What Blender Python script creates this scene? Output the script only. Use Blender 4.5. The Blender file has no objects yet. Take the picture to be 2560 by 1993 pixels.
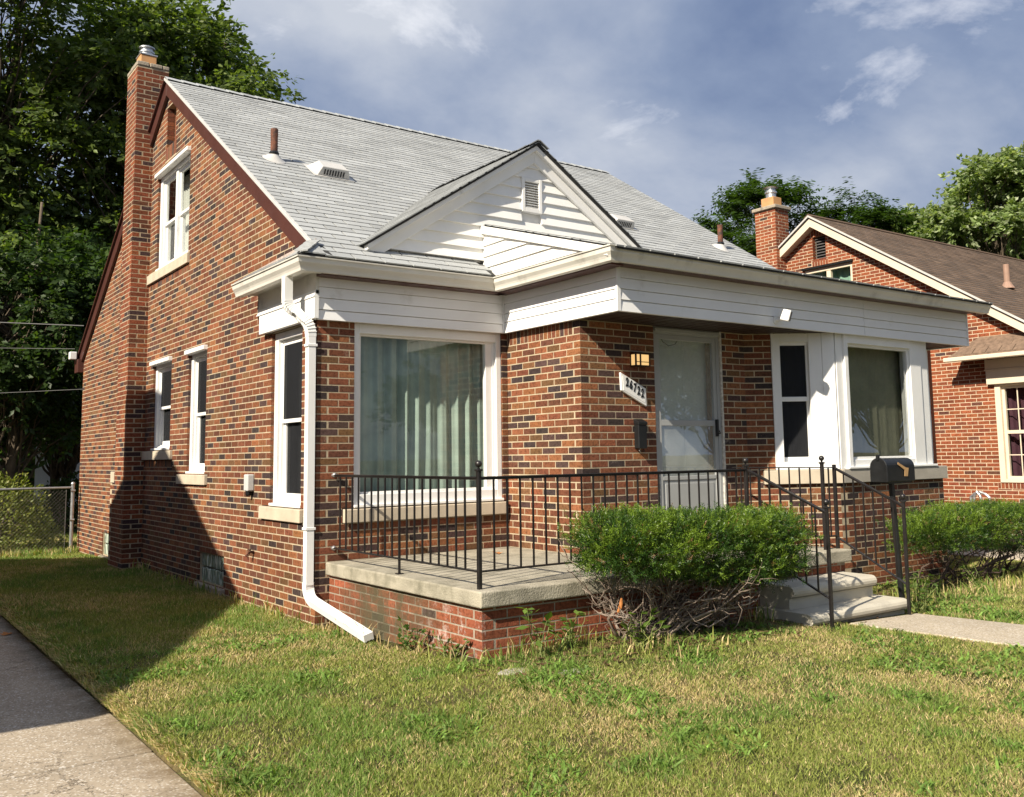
import bpy, bmesh, math, random
import numpy as np
from mathutils import Vector, Matrix
random.seed(7)
rng = np.random.default_rng(7)
scene = bpy.context.scene
COL = scene.collection
# ---------------------------------------------------------------- camera
CAM_LOC = Vector((-3.56736, -8.32954, 1.55090))
YAW, PITCH, ROLL = math.radians(36.5565), math.radians(6.3651), math.radians(-0.9258)
FPX, PX, PY, PW, PH = 2382.38, 1356.21, 872.32, 2560.0, 1993.0
_fw = Vector((math.sin(YAW)*math.cos(PITCH), math.cos(YAW)*math.cos(PITCH), math.sin(PITCH)))
_r = _fw.cross(Vector((0, 0, 1))).normalized()
_u = _r.cross(_fw)
CR = _r*math.cos(ROLL) + _u*math.sin(ROLL)
CU = -_r*math.sin(ROLL) + _u*math.cos(ROLL)
cam_data = bpy.data.cameras.new('camera')
cam = bpy.data.objects.new('camera', cam_data)
COL.objects.link(cam)
cam.matrix_world = Matrix(((CR.x, CU.x, -_fw.x, CAM_LOC.x), (CR.y, CU.y, -_fw.y, CAM_LOC.y), (CR.z, CU.z, -_fw.z, CAM_LOC.z), (0, 0, 0, 1)))
cam_data.sensor_fit = 'HORIZONTAL'
cam_data.sensor_width = 36.0
cam_data.lens = FPX/PW*36.0
cam_data.shift_x = -(PX-PW/2)/PW
cam_data.shift_y = (PY-PH/2)/PW
cam_data.clip_start = 0.05
cam_data.clip_end = 3000.0
scene.camera = cam
# ---------------------------------------------------------------- sun and sky
SUN_TRAVEL = Vector((1.30, 0.40, -1.0)).normalized()
sun_data = bpy.data.lights.new('sun', 'SUN')
sun_data.energy = 5.0
sun_data.angle = math.radians(0.55)
sun_data.color = (1.0, 0.90, 0.74)
sun = bpy.data.objects.new('sun', sun_data)
COL.objects.link(sun)
sun.location = (-20, -8, 20)
sun.rotation_euler = SUN_TRAVEL.to_track_quat('-Z', 'Y').to_euler()
world = bpy.data.worlds.new('World')
scene.world = world
world.use_nodes = True
DECK_OFF = (18.27, 2.75, 0.0)
PUFF_OFF = (15.28, 5.1, 0.0)
def build_world():
    nt = world.node_tree
    N, L = nt.nodes, nt.links
    N.clear()
    out = N.new('ShaderNodeOutputWorld'); bg = N.new('ShaderNodeBackground')
    bg.inputs['Strength'].default_value = 0.060
    sky = N.new('ShaderNodeTexSky'); sky.sky_type = 'NISHITA'; sky.sun_disc = False
    S = -SUN_TRAVEL
    sky.sun_elevation = math.asin(S.z)
    sky.sun_rotation = math.atan2(S.x, S.y)
    sky.air_density = 1.0; sky.dust_density = 1.2; sky.ozone_density = 1.5
    tc = N.new('ShaderNodeTexCoord')
    sep = N.new('ShaderNodeSeparateXYZ'); L.new(tc.outputs['Generated'], sep.inputs[0])
    def math_node(op, a, b=None):
        m = N.new('ShaderNodeMath'); m.operation = op
        for i, v in enumerate((a, b)):
            if v is None: continue
            if isinstance(v, (int, float)): m.inputs[i].default_value = v
            else: L.new(v, m.inputs[i])
        return m.outputs[0]
    zz = math_node('ADD', math_node('ABSOLUTE', sep.outputs[2]), 0.42)
    comb = N.new('ShaderNodeCombineXYZ')
    L.new(math_node('DIVIDE', sep.outputs[0], zz), comb.inputs[0])
    L.new(math_node('DIVIDE', sep.outputs[1], zz), comb.inputs[1])
    def noise(scale, detail, off, rough=0.55, dist=0.0):
        mp = N.new('ShaderNodeMapping'); mp.inputs['Location'].default_value = off
        L.new(comb.outputs[0], mp.inputs[0])
        n = N.new('ShaderNodeTexNoise'); n.inputs['Scale'].default_value = scale
        n.inputs['Detail'].default_value = detail; n.inputs['Roughness'].default_value = rough
        n.inputs['Distortion'].default_value = dist
        L.new(mp.outputs[0], n.inputs['Vector'])
        return n.outputs['Fac']
    def ramp(fac, stops):
        r = N.new('ShaderNodeValToRGB'); e = r.color_ramp.elements
        e[0].position, e[0].color = stops[0][0], (*stops[0][1], 1)
        e[1].position, e[1].color = stops[-1][0], (*stops[-1][1], 1)
        for p, c in stops[1:-1]:
            k = e.new(p); k.color = (*c, 1)
        L.new(fac, r.inputs[0]); return r.outputs[0]
    def mix(f, a, b):
        m = N.new('ShaderNodeMix'); m.data_type = 'RGBA'
        L.new(f, m.inputs['Factor'])
        L.new(a, m.inputs['A']); L.new(b, m.inputs['B'])
        return m.outputs['Result']
    # grey-blue rain cloud deck, soft masses with paler veils
    deck = ramp(noise(2.0, 7, DECK_OFF, 0.55, 0.15), ((0.34, (1.75, 2.40, 4.0)), (0.44, (2.60, 3.30, 4.85)), (0.54, (3.9, 4.5, 5.8)), (0.68, (6.0, 6.4, 7.2))))
    cov = ramp(noise(1.1, 4, (1.0, 4.0, 0), 0.5), ((0.30, (0.75,)*3), (0.52, (0.98,)*3)))
    c1 = mix(cov, sky.outputs[0], deck)
    # few bright broken puffs
    puff = ramp(noise(3.1, 9, PUFF_OFF, 0.60, 0.35), ((0.575, (0,)*3), (0.66, (0.28,)*3), (0.76, (0.95,)*3)))
    white = N.new('ShaderNodeRGB'); white.outputs[0].default_value = (13.5, 13.4, 13.6, 1)
    c2 = mix(puff, c1, white.outputs[0])
    L.new(c2, bg.inputs['Color']); L.new(bg.outputs[0], out.inputs[0])
build_world()
vs = scene.view_settings
vs.view_transform = 'Standard'; vs.look = 'None'; vs.exposure = 0.78; vs.gamma = 1.0; vs.use_curve_mapping = False
scene.render.engine = 'CYCLES'
scene.cycles.use_denoising = True
scene.cycles.max_bounces = 10; scene.cycles.transparent_max_bounces = 12
scene.cycles.diffuse_bounces = 4; scene.cycles.glossy_bounces = 4
scene.cycles.caustics_reflective = False; scene.cycles.caustics_refractive = False

# ---------------------------------------------------------------- helpers
def empty(name, loc=(0, 0, 0), label=None, cat=None, group=None, kind=None):
    o = bpy.data.objects.new(name, None); COL.objects.link(o)
    o.location = loc; o.empty_display_size = 0.2
    tag(o, label, cat, group, kind); return o
def tag(o, label=None, cat=None, group=None, kind=None):
    if label: o['label'] = label
    if cat: o['category'] = cat
    if group: o['group'] = group
    if kind: o['kind'] = kind
    return o
def base_of(o):
    v = Vector((0, 0, 0))
    while o is not None:
        v += o.location; o = o.parent
    return v
def link_mesh(name, me, parent=None, mats=()):
    """me in world coordinates; shift into the parent's frame"""
    if not isinstance(mats, (list, tuple)): mats = (mats,)
    for m in mats: me.materials.append(m)
    o = bpy.data.objects.new(name, me); COL.objects.link(o)
    if parent is not None:
        o.parent = parent
        b = base_of(parent)
        if b.length > 0: me.transform(Matrix.Translation(-b))
    return o
class Fr:
    """wall frame: u along the wall, z up, n outward"""
    def __init__(s, ox, oy, ux, uy, nx, ny, oz=0.0):
        l = math.hypot(ux, uy); s.o = Vector((ox, oy, oz)); s.u = Vector((ux/l, uy/l, 0)); l = math.hypot(nx, ny); s.n = Vector((nx/l, ny/l, 0))
    def p(s, u, z, n=0.0):
        return s.o + s.u*u + s.n*n + Vector((0, 0, z))
WORLD = Fr(0, 0, 1, 0, 0, -1)
class MB:
    def __init__(s): s.v = []; s.f = []
    def add(s, vs, fs):
        b = len(s.v); s.v += [tuple(x) for x in vs]; s.f += [tuple(i+b for i in f) for f in fs]
    def box(s, fr, u0, u1, z0, z1, n0, n1):
        P = [fr.p(u, z, n) for n in (n0, n1) for z in (z0, z1) for u in (u0, u1)]
        s.add(P, ((0, 2, 3, 1), (4, 5, 7, 6), (0, 1, 5, 4), (2, 6, 7, 3), (0, 4, 6, 2), (1, 3, 7, 5)))
    def wbox(s, x0, x1, y0, y1, z0, z1):
        P = [(x, y, z) for z in (z0, z1) for y in (y0, y1) for x in (x0, x1)]
        s.add(P, ((0, 2, 3, 1), (4, 5, 7, 6), (0, 1, 5, 4), (2, 6, 7, 3), (0, 4, 6, 2), (1, 3, 7, 5)))
    def prism(s, poly, vec):
        """poly: list of 3D points, extruded by vec"""
        n = len(poly); vec = Vector(vec)
        P = [Vector(p) for p in poly]; Q = [p+vec for p in P]
        s.add(P+Q, [tuple(range(n))[::-1], tuple(range(n, 2*n))] + [(i, (i+1) % n, n+(i+1) % n, n+i) for i in range(n)])
    def tube(s, pts, r, seg=8, cap=True, flat=None):
        pts = [Vector(p) for p in pts]; rs = r if isinstance(r, (list, tuple)) else [r]*len(pts)
        rings = []; prev = None
        for i, p in enumerate(pts):
            t = (pts[min(i+1, len(pts)-1)]-pts[max(i-1, 0)])
            if t.length < 1e-9: t = Vector((0, 0, 1))
            t.normalize()
            if prev is None:
                a = Vector((0, 0, 1)) if abs(t.z) < 0.9 else Vector((1, 0, 0))
                x = t.cross(a).normalized()
            else:
                x = (prev - t*prev.dot(t)).normalized()
            prev = x; y = t.cross(x)
            rings.append([p + (x*math.cos(2*math.pi*k/seg)+y*math.sin(2*math.pi*k/seg))*rs[i] for k in range(seg)])
        vs = [v for ring in rings for v in ring]
        fs = [(i*seg+k, i*seg+(k+1) % seg, (i+1)*seg+(k+1) % seg, (i+1)*seg+k) for i in range(len(pts)-1) for k in range(seg)]
        if cap: fs += [tuple(range(seg))[::-1], tuple(range((len(pts)-1)*seg, len(pts)*seg))]
        s.add(vs, fs)
    def bar(s, a, b, w, h=None, up=Vector((0, 0, 1))):
        """rectangular bar from a to b"""
        a, b = Vector(a), Vector(b); h = h or w; t = (b-a).normalized()
        x = t.cross(up)
        if x.length < 1e-6: x = t.cross(Vector((1, 0, 0)))
        x.normalize(); y = x.cross(t)
        P = [q + x*(sx*w/2) + y*(sy*h/2) for q in (a, b) for sx, sy in ((-1, -1), (1, -1), (1, 1), (-1, 1))]
        s.add(P, ((0, 1, 2, 3)[::-1], (4, 5, 6, 7), (0, 1, 5, 4), (1, 2, 6, 5), (2, 3, 7, 6), (3, 0, 4, 7)))
    def ball(s, c, r, seg=10, rings=6, sz=1.0):
        c = Vector(c); vs = [c+Vector((0, 0, r*sz))]
        for i in range(1, rings):
            a = math.pi*i/rings
            vs += [c+Vector((r*math.sin(a)*math.cos(2*math.pi*k/seg), r*math.sin(a)*math.sin(2*math.pi*k/seg), r*sz*math.cos(a))) for k in range(seg)]
        vs.append(c-Vector((0, 0, r*sz)))
        fs = [(0, 1+k, 1+(k+1) % seg) for k in range(seg)]
        for i in range(rings-2):
            fs += [(1+i*seg+k, 1+(i+1)*seg+k, 1+(i+1)*seg+(k+1) % seg, 1+i*seg+(k+1) % seg) for k in range(seg)]
        e = 1+(rings-1)*seg; b = e-seg
        fs += [(e, b+(k+1) % seg, b+k) for k in range(seg)]
        s.add(vs, fs)
    def lathe(s, c, prof, seg=16):
        """prof: (radius, z) from bottom to top around vertical axis at c"""
        c = Vector(c); vs = []
        for r, z in prof: vs += [c+Vector((r*math.cos(2*math.pi*k/seg), r*math.sin(2*math.pi*k/seg), z)) for k in range(seg)]
        fs = [(i*seg+k, i*seg+(k+1) % seg, (i+1)*seg+(k+1) % seg, (i+1)*seg+k) for i in range(len(prof)-1) for k in range(seg)]
        fs += [tuple(range(seg))[::-1], tuple(range((len(prof)-1)*seg, len(prof)*seg))]
        s.add(vs, fs)
    def build(s, name, mat, parent=None, bevel=0.0, smooth=False, seg=1, label=None, kind=None):
        me = bpy.data.meshes.new(name); me.from_pydata(s.v, [], s.f)
        bm = bmesh.new(); bm.from_mesh(me)
        bmesh.ops.recalc_face_normals(bm, faces=bm.faces)
        if bevel > 0:
            bmesh.ops.bevel(bm, geom=list(bm.edges), offset=bevel, offset_type='OFFSET', segments=seg, profile=0.5, affect='EDGES', clamp_overlap=True)
        bm.to_mesh(me); bm.free()
        if smooth:
            me.polygons.foreach_set('use_smooth', [True]*len(me.polygons))
        o = link_mesh(name, me, parent, mat)
        if label: o['label'] = label
        if kind: o['kind'] = kind
        return o
def np_mesh(name, verts, faces_flat, counts, mats, parent=None, cols=None, smooth=False):
    """fast mesh from numpy: verts (n,3), faces_flat loop indices, counts per face, cols per-face (nf,3)"""
    me = bpy.data.meshes.new(name)
    verts = np.asarray(verts, np.float32); ff = np.asarray(faces_flat, np.int32); cn = np.asarray(counts, np.int32)
    me.vertices.add(len(verts)); me.vertices.foreach_set('co', verts.ravel())
    me.loops.add(len(ff)); me.loops.foreach_set('vertex_index', ff)
    me.polygons.add(len(cn)); st = np.zeros(len(cn), np.int32); st[1:] = np.cumsum(cn)[:-1]
    me.polygons.foreach_set('loop_start', st)
    try: me.polygons.foreach_set('loop_total', cn)
    except Exception: pass
    me.polygons.foreach_set('use_smooth', np.full(len(cn), smooth, bool))
    me.update(calc_edges=True); me.validate()
    if cols is not None:
        a = me.attributes.new('col', 'FLOAT_COLOR', 'FACE')
        c = np.ones((len(cn), 4), np.float32); c[:, :3] = cols
        a.data.foreach_set('color', c.ravel())
    return link_mesh(name, me, parent, mats)
def px(p):
    """photo pixel of a world point: used only to choose which pieces are the largest in view"""
    d = Vector(p)-CAM_LOC; z = d.dot(_fw)
    return (PX+FPX*d.dot(CR)/z, PY-FPX*d.dot(CU)/z, z)

# ---------------------------------------------------------------- materials
def new_mat(name):
    m = bpy.data.materials.new(name); m.use_nodes = True
    nt = m.node_tree; nt.nodes.clear()
    out = nt.nodes.new('ShaderNodeOutputMaterial'); b = nt.nodes.new('ShaderNodeBsdfPrincipled')
    nt.links.new(b.outputs[0], out.inputs[0])
    return m, nt, b, out
def n_noise(nt, scale, detail=5, rough=0.55, vec=None, dist=0.0):
    n = nt.nodes.new('ShaderNodeTexNoise'); n.inputs['Scale'].default_value = scale
    n.inputs['Detail'].default_value = detail; n.inputs['Roughness'].default_value = rough; n.inputs['Distortion'].default_value = dist
    if vec is None:
        g = nt.nodes.new('ShaderNodeNewGeometry'); vec = g.outputs['Position']
    nt.links.new(vec, n.inputs['Vector']); return n.outputs['Fac']
def n_ramp(nt, fac, stops):
    r = nt.nodes.new('ShaderNodeValToRGB'); e = r.color_ramp.elements
    c4 = lambda c: (*c, 1) if isinstance(c, (tuple, list)) else (c, c, c, 1)
    e[0].position, e[0].color = stops[0][0], c4(stops[0][1])
    e[1].position, e[1].color = stops[-1][0], c4(stops[-1][1])
    for p, c in stops[1:-1]:
        k = e.new(p); k.color = c4(c)
    nt.links.new(fac, r.inputs[0]); return r.outputs[0]
def n_mix(nt, a, b, fac, mode='MIX'):
    m = nt.nodes.new('ShaderNodeMix'); m.data_type = 'RGBA'; m.blend_type = mode; m.clamp_factor = True
    for k, v in (('Factor', fac), ('A', a), ('B', b)):
        if isinstance(v, (int, float)): m.inputs[k].default_value = v
        elif isinstance(v, (tuple, list)): m.inputs[k].default_value = (*v, 1)
        else: nt.links.new(v, m.inputs[k])
    return m.outputs['Result']
def n_math(nt, op, a, b=None, clamp=False):
    m = nt.nodes.new('ShaderNodeMath'); m.operation = op; m.use_clamp = clamp
    for i, v in enumerate((a, b)):
        if v is None: continue
        if isinstance(v, (int, float)): m.inputs[i].default_value = v
        else: nt.links.new(v, m.inputs[i])
    return m.outputs[0]
def n_bump(nt, b, h, strength, dist):
    bp = nt.nodes.new('ShaderNodeBump'); bp.inputs['Strength'].default_value = strength; bp.inputs['Distance'].default_value = dist
    nt.links.new(h, bp.inputs['Height']); nt.links.new(bp.outputs[0], b.inputs['Normal'])
def M(name, col, rough=0.6, var=0.12, scale=6.0, bump=0.0, bscale=120.0, bdist=0.003, metal=0.0, spec=0.4, dirt=None, dscale=1.5, dlo=0.5, dhi=0.75):
    m, nt, b, out = new_mat(name)
    c = n_mix(nt, tuple(x*(1-var) for x in col), tuple(min(1, x*(1+var)) for x in col), n_ramp(nt, n_noise(nt, scale), ((0.3, 0.0), (0.7, 1.0))))
    if dirt is not None:
        c = n_mix(nt, c, dirt, n_ramp(nt, n_noise(nt, dscale, 8, 0.65), ((dlo, 0.0), (dhi, 1.0))))
    nt.links.new(c, b.inputs['Base Color'])
    r = n_ramp(nt, n_noise(nt, scale*2.3), ((0.3, max(0.02, rough-0.08)), (0.7, min(1, rough+0.08))))
    nt.links.new(r, b.inputs['Roughness'])
    b.inputs['Metallic'].default_value = metal; b.inputs['Specular IOR Level'].default_value = spec
    if bump > 0: n_bump(nt, b, n_noise(nt, bscale, 6, 0.6), bump, bdist)
    return m
def brick_mat(name, single, moss=False, eff=0.35):
    m, nt, b, out = new_mat(name)
    if single:
        oi = nt.nodes.new('ShaderNodeObjectInfo'); col = oi.outputs['Color']
    else:
        at = nt.nodes.new('ShaderNodeAttribute'); at.attribute_name = 'col'; col = at.outputs['Color']
    n1 = n_noise(nt, 38, 6, 0.65)
    c = n_mix(nt, col, n_mix(nt, col, (0.42, 0.38, 0.36), 1.0, 'MULTIPLY'), n_ramp(nt, n1, ((0.45, 0.0), (0.66, 0.85))))
    c = n_mix(nt, c, (0.42, 0.20, 0.10), n_ramp(nt, n_noise(nt, 90, 3), ((0.62, 0.0), (0.78, 0.35))))
    c = n_mix(nt, c, (0.62, 0.56, 0.48), n_ramp(nt, n_noise(nt, 5.0, 9, 0.75), ((0.62, 0.0), (0.74, eff))))
    c = n_mix(nt, c, n_mix(nt, c, (0.62, 0.58, 0.58), 1.0, 'MULTIPLY'), n_ramp(nt, n_noise(nt, 0.9, 7, 0.65), ((0.42, 0.0), (0.66, 0.8))))
    if moss:
        c = moss_nodes(nt, c)
    nt.links.new(c, b.inputs['Base Color'])
    b.inputs['Roughness'].default_value = 0.86; b.inputs['Specular IOR Level'].default_value = 0.25
    h = n_math(nt, 'ADD', n_math(nt, 'MULTIPLY', n_noise(nt, 60, 5, 0.6), 0.7), n_math(nt, 'MULTIPLY', n_noise(nt, 230, 4, 0.6), 0.3))
    n_bump(nt, b, h, 0.8, 0.007)
    return m
def n_map(nt, v, a, b, c=0.0, d=1.0):
    m = nt.nodes.new('ShaderNodeMapRange'); m.clamp = True
    nt.links.new(v, m.inputs['Value'])
    for k, x in (('From Min', a), ('From Max', b), ('To Min', c), ('To Max', d)): m.inputs[k].default_value = x
    return m.outputs[0]
def moss_nodes(nt, c):
    """grey-green growth low on the porch's left face, white lime bloom by its front corner"""
    g = nt.nodes.new('ShaderNodeNewGeometry'); sp = nt.nodes.new('ShaderNodeSeparateXYZ'); nt.links.new(g.outputs['Position'], sp.inputs[0])
    left = n_math(nt, 'LESS_THAN', sp.outputs[0], 0.165)
    mid = n_map(nt, n_math(nt, 'ABSOLUTE', n_math(nt, 'ADD', sp.outputs[1], 1.12)), 0.35, 1.05, 1.0, 0.0)
    nz = n_ramp(nt, n_noise(nt, 3.5, 8, 0.7), ((0.36, 0.0), (0.58, 1.0)))
    f = n_math(nt, 'MULTIPLY', n_math(nt, 'MULTIPLY', mid, nz), left)
    c = n_mix(nt, c, (0.075, 0.07, 0.04), n_math(nt, 'MULTIPLY', f, 0.85))
    cor = n_map(nt, sp.outputs[1], -1.55, -2.15)
    nz2 = n_ramp(nt, n_noise(nt, 11, 9, 0.75), ((0.53, 0.0), (0.70, 0.6)))
    c = n_mix(nt, c, (0.78, 0.74, 0.70), n_math(nt, 'MULTIPLY', n_math(nt, 'MULTIPLY', cor, nz2), left))
    return c
def mortar_mat(name, col, moss=False):
    m, nt, b, out = new_mat(name)
    c = n_mix(nt, tuple(x*0.72 for x in col), tuple(min(1, x*1.15) for x in col), n_ramp(nt, n_noise(nt, 9, 8, 0.7), ((0.3, 0.0), (0.7, 1.0))))
    if moss: c = moss_nodes(nt, c)
    nt.links.new(c, b.inputs['Base Color']); b.inputs['Roughness'].default_value = 0.95; b.inputs['Specular IOR Level'].default_value = 0.1
    n_bump(nt, b, n_noise(nt, 160, 4), 0.6, 0.004)
    return m
def shingle_mat(name, single, grit):
    m, nt, b, out = new_mat(name)
    if single:
        oi = nt.nodes.new('ShaderNodeObjectInfo'); col = oi.outputs['Color']
    else:
        at = nt.nodes.new('ShaderNodeAttribute'); at.attribute_name = 'col'; col = at.outputs['Color']
    c = n_mix(nt, col, grit, n_ramp(nt, n_noise(nt, 210, 3, 0.7), ((0.42, 0.0), (0.68, 0.55))))
    c = n_mix(nt, c, n_mix(nt, c, (0.80, 0.80, 0.80), 1.0, 'MULTIPLY'), n_ramp(nt, n_noise(nt, 1.3, 7, 0.65), ((0.45, 0.0), (0.7, 0.9))))
    nt.links.new(c, b.inputs['Base Color']); b.inputs['Roughness'].default_value = 0.92; b.inputs['Specular IOR Level'].default_value = 0.15
    n_bump(nt, b, n_noise(nt, 260, 4), 0.6, 0.004)
    return m
def glass_mat(name, tint=(0.94, 0.97, 0.95), ior=1.5, rough=0.0, boost=1.15):
    m = bpy.data.materials.new(name); m.use_nodes = True; nt = m.node_tree; nt.nodes.clear()
    out = nt.nodes.new('ShaderNodeOutputMaterial'); mx = nt.nodes.new('ShaderNodeMixShader')
    tr = nt.nodes.new('ShaderNodeBsdfTransparent'); tr.inputs[0].default_value = (*tint, 1)
    gl = nt.nodes.new('ShaderNodeBsdfGlossy'); gl.inputs['Roughness'].default_value = rough; gl.inputs['Color'].default_value = (0.95, 0.97, 1, 1)
    bp = nt.nodes.new('ShaderNodeBump'); bp.inputs['Strength'].default_value = 0.012; bp.inputs['Distance'].default_value = 0.02
    g = nt.nodes.new('ShaderNodeNewGeometry')
    nz = nt.nodes.new('ShaderNodeTexNoise'); nz.inputs['Scale'].default_value = 2.2; nz.inputs['Detail'].default_value = 1
    nt.links.new(g.outputs['Position'], nz.inputs['Vector']); nt.links.new(nz.outputs['Fac'], bp.inputs['Height'])
    nt.links.new(bp.outputs[0], gl.inputs['Normal'])
    dt = nt.nodes.new('ShaderNodeVectorMath'); dt.operation = 'DOT_PRODUCT'; nt.links.new(g.outputs['Incoming'], dt.inputs[0]); nt.links.new(g.outputs['Normal'], dt.inputs[1])
    k = n_math(nt, 'POWER', n_math(nt, 'SUBTRACT', 1.0, n_math(nt, 'ABSOLUTE', dt.outputs['Value']), True), 5.0)
    f = n_math(nt, 'MULTIPLY', n_math(nt, 'ADD', n_math(nt, 'MULTIPLY', k, 0.92), 0.08), boost, True)
    nt.links.new(f, mx.inputs[0]); nt.links.new(tr.outputs[0], mx.inputs[1]); nt.links.new(gl.outputs[0], mx.inputs[2])
    nt.links.new(mx.outputs[0], out.inputs[0])
    return m
def leaf_mat(name, trans=0.35, rough=0.5):
    m = bpy.data.materials.new(name); m.use_nodes = True; nt = m.node_tree; nt.nodes.clear()
    out = nt.nodes.new('ShaderNodeOutputMaterial'); mx = nt.nodes.new('ShaderNodeMixShader')
    b = nt.nodes.new('ShaderNodeBsdfPrincipled'); t = nt.nodes.new('ShaderNodeBsdfTranslucent')
    at = nt.nodes.new('ShaderNodeAttribute'); at.attribute_name = 'col'
    c2 = n_mix(nt, at.outputs['Color'], (1.25, 1.35, 0.45), 1.0, 'MULTIPLY')
    nt.links.new(at.outputs['Color'], b.inputs['Base Color']); nt.links.new(c2, t.inputs['Color'])
    b.inputs['Roughness'].default_value = rough; b.inputs['Specular IOR Level'].default_value = 0.35
    mx.inputs[0].default_value = trans
    nt.links.new(b.outputs[0], mx.inputs[1]); nt.links.new(t.outputs[0], mx.inputs[2]); nt.links.new(mx.outputs[0], out.inputs[0])
    return m
WHITE = (0.80, 0.80, 0.79)
mat_white = M('white_vinyl', (0.80, 0.80, 0.785), 0.40, 0.04, 3, 0.08, 30, 0.003, dirt=(0.52, 0.50, 0.45), dscale=4.0, dlo=0.60, dhi=0.92)
mat_alum = M('white_siding', (0.82, 0.82, 0.815), 0.42, 0.05, 1.2, 0.10, 9, 0.006, dirt=(0.50, 0.48, 0.43), dscale=2.8, dlo=0.62, dhi=0.9)
mat_wood = M('painted_clapboard', (0.80, 0.79, 0.76), 0.6, 0.06, 2.5, 0.25, 70, 0.004, dirt=(0.40, 0.36, 0.30), dscale=3.5, dlo=0.64, dhi=0.82)
mat_gutter = M('gutter_enamel', (0.66, 0.64, 0.58), 0.42, 0.10, 1.6, 0.05, 50, 0.003, dirt=(0.24, 0.22, 0.19), dscale=2.6, dlo=0.56, dhi=0.85)
mat_brownmetal = M('brown_metal_trim', (0.075, 0.028, 0.022), 0.4, 0.12, 3)
mat_soffit = M('brown_soffit', (0.035, 0.020, 0.015), 0.55, 0.15, 4)
mat_stone = M('limestone', (0.50, 0.43, 0.33), 0.85, 0.12, 5, 0.35, 110, 0.003, dirt=(0.26, 0.23, 0.18), dscale=4, dlo=0.58, dhi=0.85)
mat_conc = M('porch_concrete', (0.36, 0.33, 0.26), 0.94, 0.20, 3.5, 1.0, 75, 0.008, dirt=(0.15, 0.14, 0.10), dscale=5.5, dlo=0.48, dhi=0.76)
mat_step = M('cast_stone_steps', (0.50, 0.465, 0.385), 0.85, 0.10, 3, 0.4, 120, 0.004, dirt=(0.28, 0.26, 0.22), dscale=3.5, dlo=0.56, dhi=0.85)
mat_iron = M('black_iron', (0.014, 0.012, 0.012), 0.38, 0.4, 9, 0.25, 140, 0.002, spec=0.5, dirt=(0.10, 0.045, 0.025), dscale=9, dlo=0.66, dhi=0.82)
mat_blackpaint = M('black_satin_paint', (0.010, 0.011, 0.012), 0.42, 0.25, 7, 0.12, 160, 0.001)
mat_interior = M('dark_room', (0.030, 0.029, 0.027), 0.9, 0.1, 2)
mat_glass = glass_mat('window_glass', boost=0.62)
mat_dusty = glass_mat('dusty_storm_glass', boost=2.8)
def _dust():
    nt = mat_dusty.node_tree; out = [n for n in nt.nodes if n.type == 'OUTPUT_MATERIAL'][0]; src = out.inputs[0].links[0].from_socket
    df = nt.nodes.new('ShaderNodeBsdfDiffuse'); df.inputs[0].default_value = (0.72, 0.75, 0.72, 1); mx = nt.nodes.new('ShaderNodeMixShader')
    nt.links.new(n_ramp(nt, n_noise(nt, 3.0, 6, 0.6), ((0.3, 0.12), (0.7, 0.30))), mx.inputs[0])
    nt.links.new(src, mx.inputs[1]); nt.links.new(df.outputs[0], mx.inputs[2]); nt.links.new(mx.outputs[0], out.inputs[0])
_dust()
mat_glassF = glass_mat('front_window_glass', boost=2.3)
mat_screen = M('mesh_screen', (0.018, 0.019, 0.021), 0.75, 0.15, 5)
mat_rust = M('rusty_pipe', (0.13, 0.050, 0.028), 0.8, 0.5, 16, 0.5, 60, 0.004, dirt=(0.05, 0.03, 0.025), dscale=14, dlo=0.45, dhi=0.62)
mat_galv = M('galvanised_metal', (0.52, 0.53, 0.54), 0.38, 0.15, 10, 0.08, 60, 0.002, metal=0.8)
mat_flash = M('pale_metal_flashing', (0.50, 0.49, 0.47), 0.5, 0.08, 6, 0.1, 50, 0.002)
mat_clay = M('buff_clay_flue', (0.50, 0.27, 0.12), 0.8, 0.12, 6, 0.2, 80, 0.002)
mat_capcrete = M('chimney_crown_mortar', (0.36, 0.31, 0.24), 0.95, 0.25, 9, 0.8, 50, 0.006, dirt=(0.13, 0.12, 0.10), dscale=9, dlo=0.5, dhi=0.7)
mat_brick1 = brick_mat('fired_brick_piece', True)
mat_brickN = brick_mat('fired_brick_field', False)
mat_brickP1 = brick_mat('porch_brick_piece', True, True)
mat_mortar = mortar_mat('cream_mortar', (0.46, 0.38, 0.265))
mat_mortarP = mortar_mat('porch_mortar', (0.34, 0.29, 0.23), True)
mat_sh1 = shingle_mat('grey_shingle_piece', True, (0.20, 0.21, 0.21))
mat_shN = shingle_mat('grey_shingle_field', False, (0.20, 0.21, 0.21))
mat_under = M('roof_felt', (0.035, 0.035, 0.035), 0.95, 0.2, 5)
mat_leaf = leaf_mat('broadleaf', 0.44)
mat_needle = leaf_mat('yew_needles', 0.22, 0.42)
mat_grass = leaf_mat('grass_blades', 0.30, 0.6)
mat_bark = M('tree_bark', (0.11, 0.085, 0.06), 0.9, 0.35, 5, 0.9, 22, 0.02)
mat_twig = M('weathered_twig', (0.26, 0.205, 0.165), 0.85, 0.35, 14, 0.6, 70, 0.004, dirt=(0.10, 0.065, 0.045), dscale=10, dlo=0.45, dhi=0.7)
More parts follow.
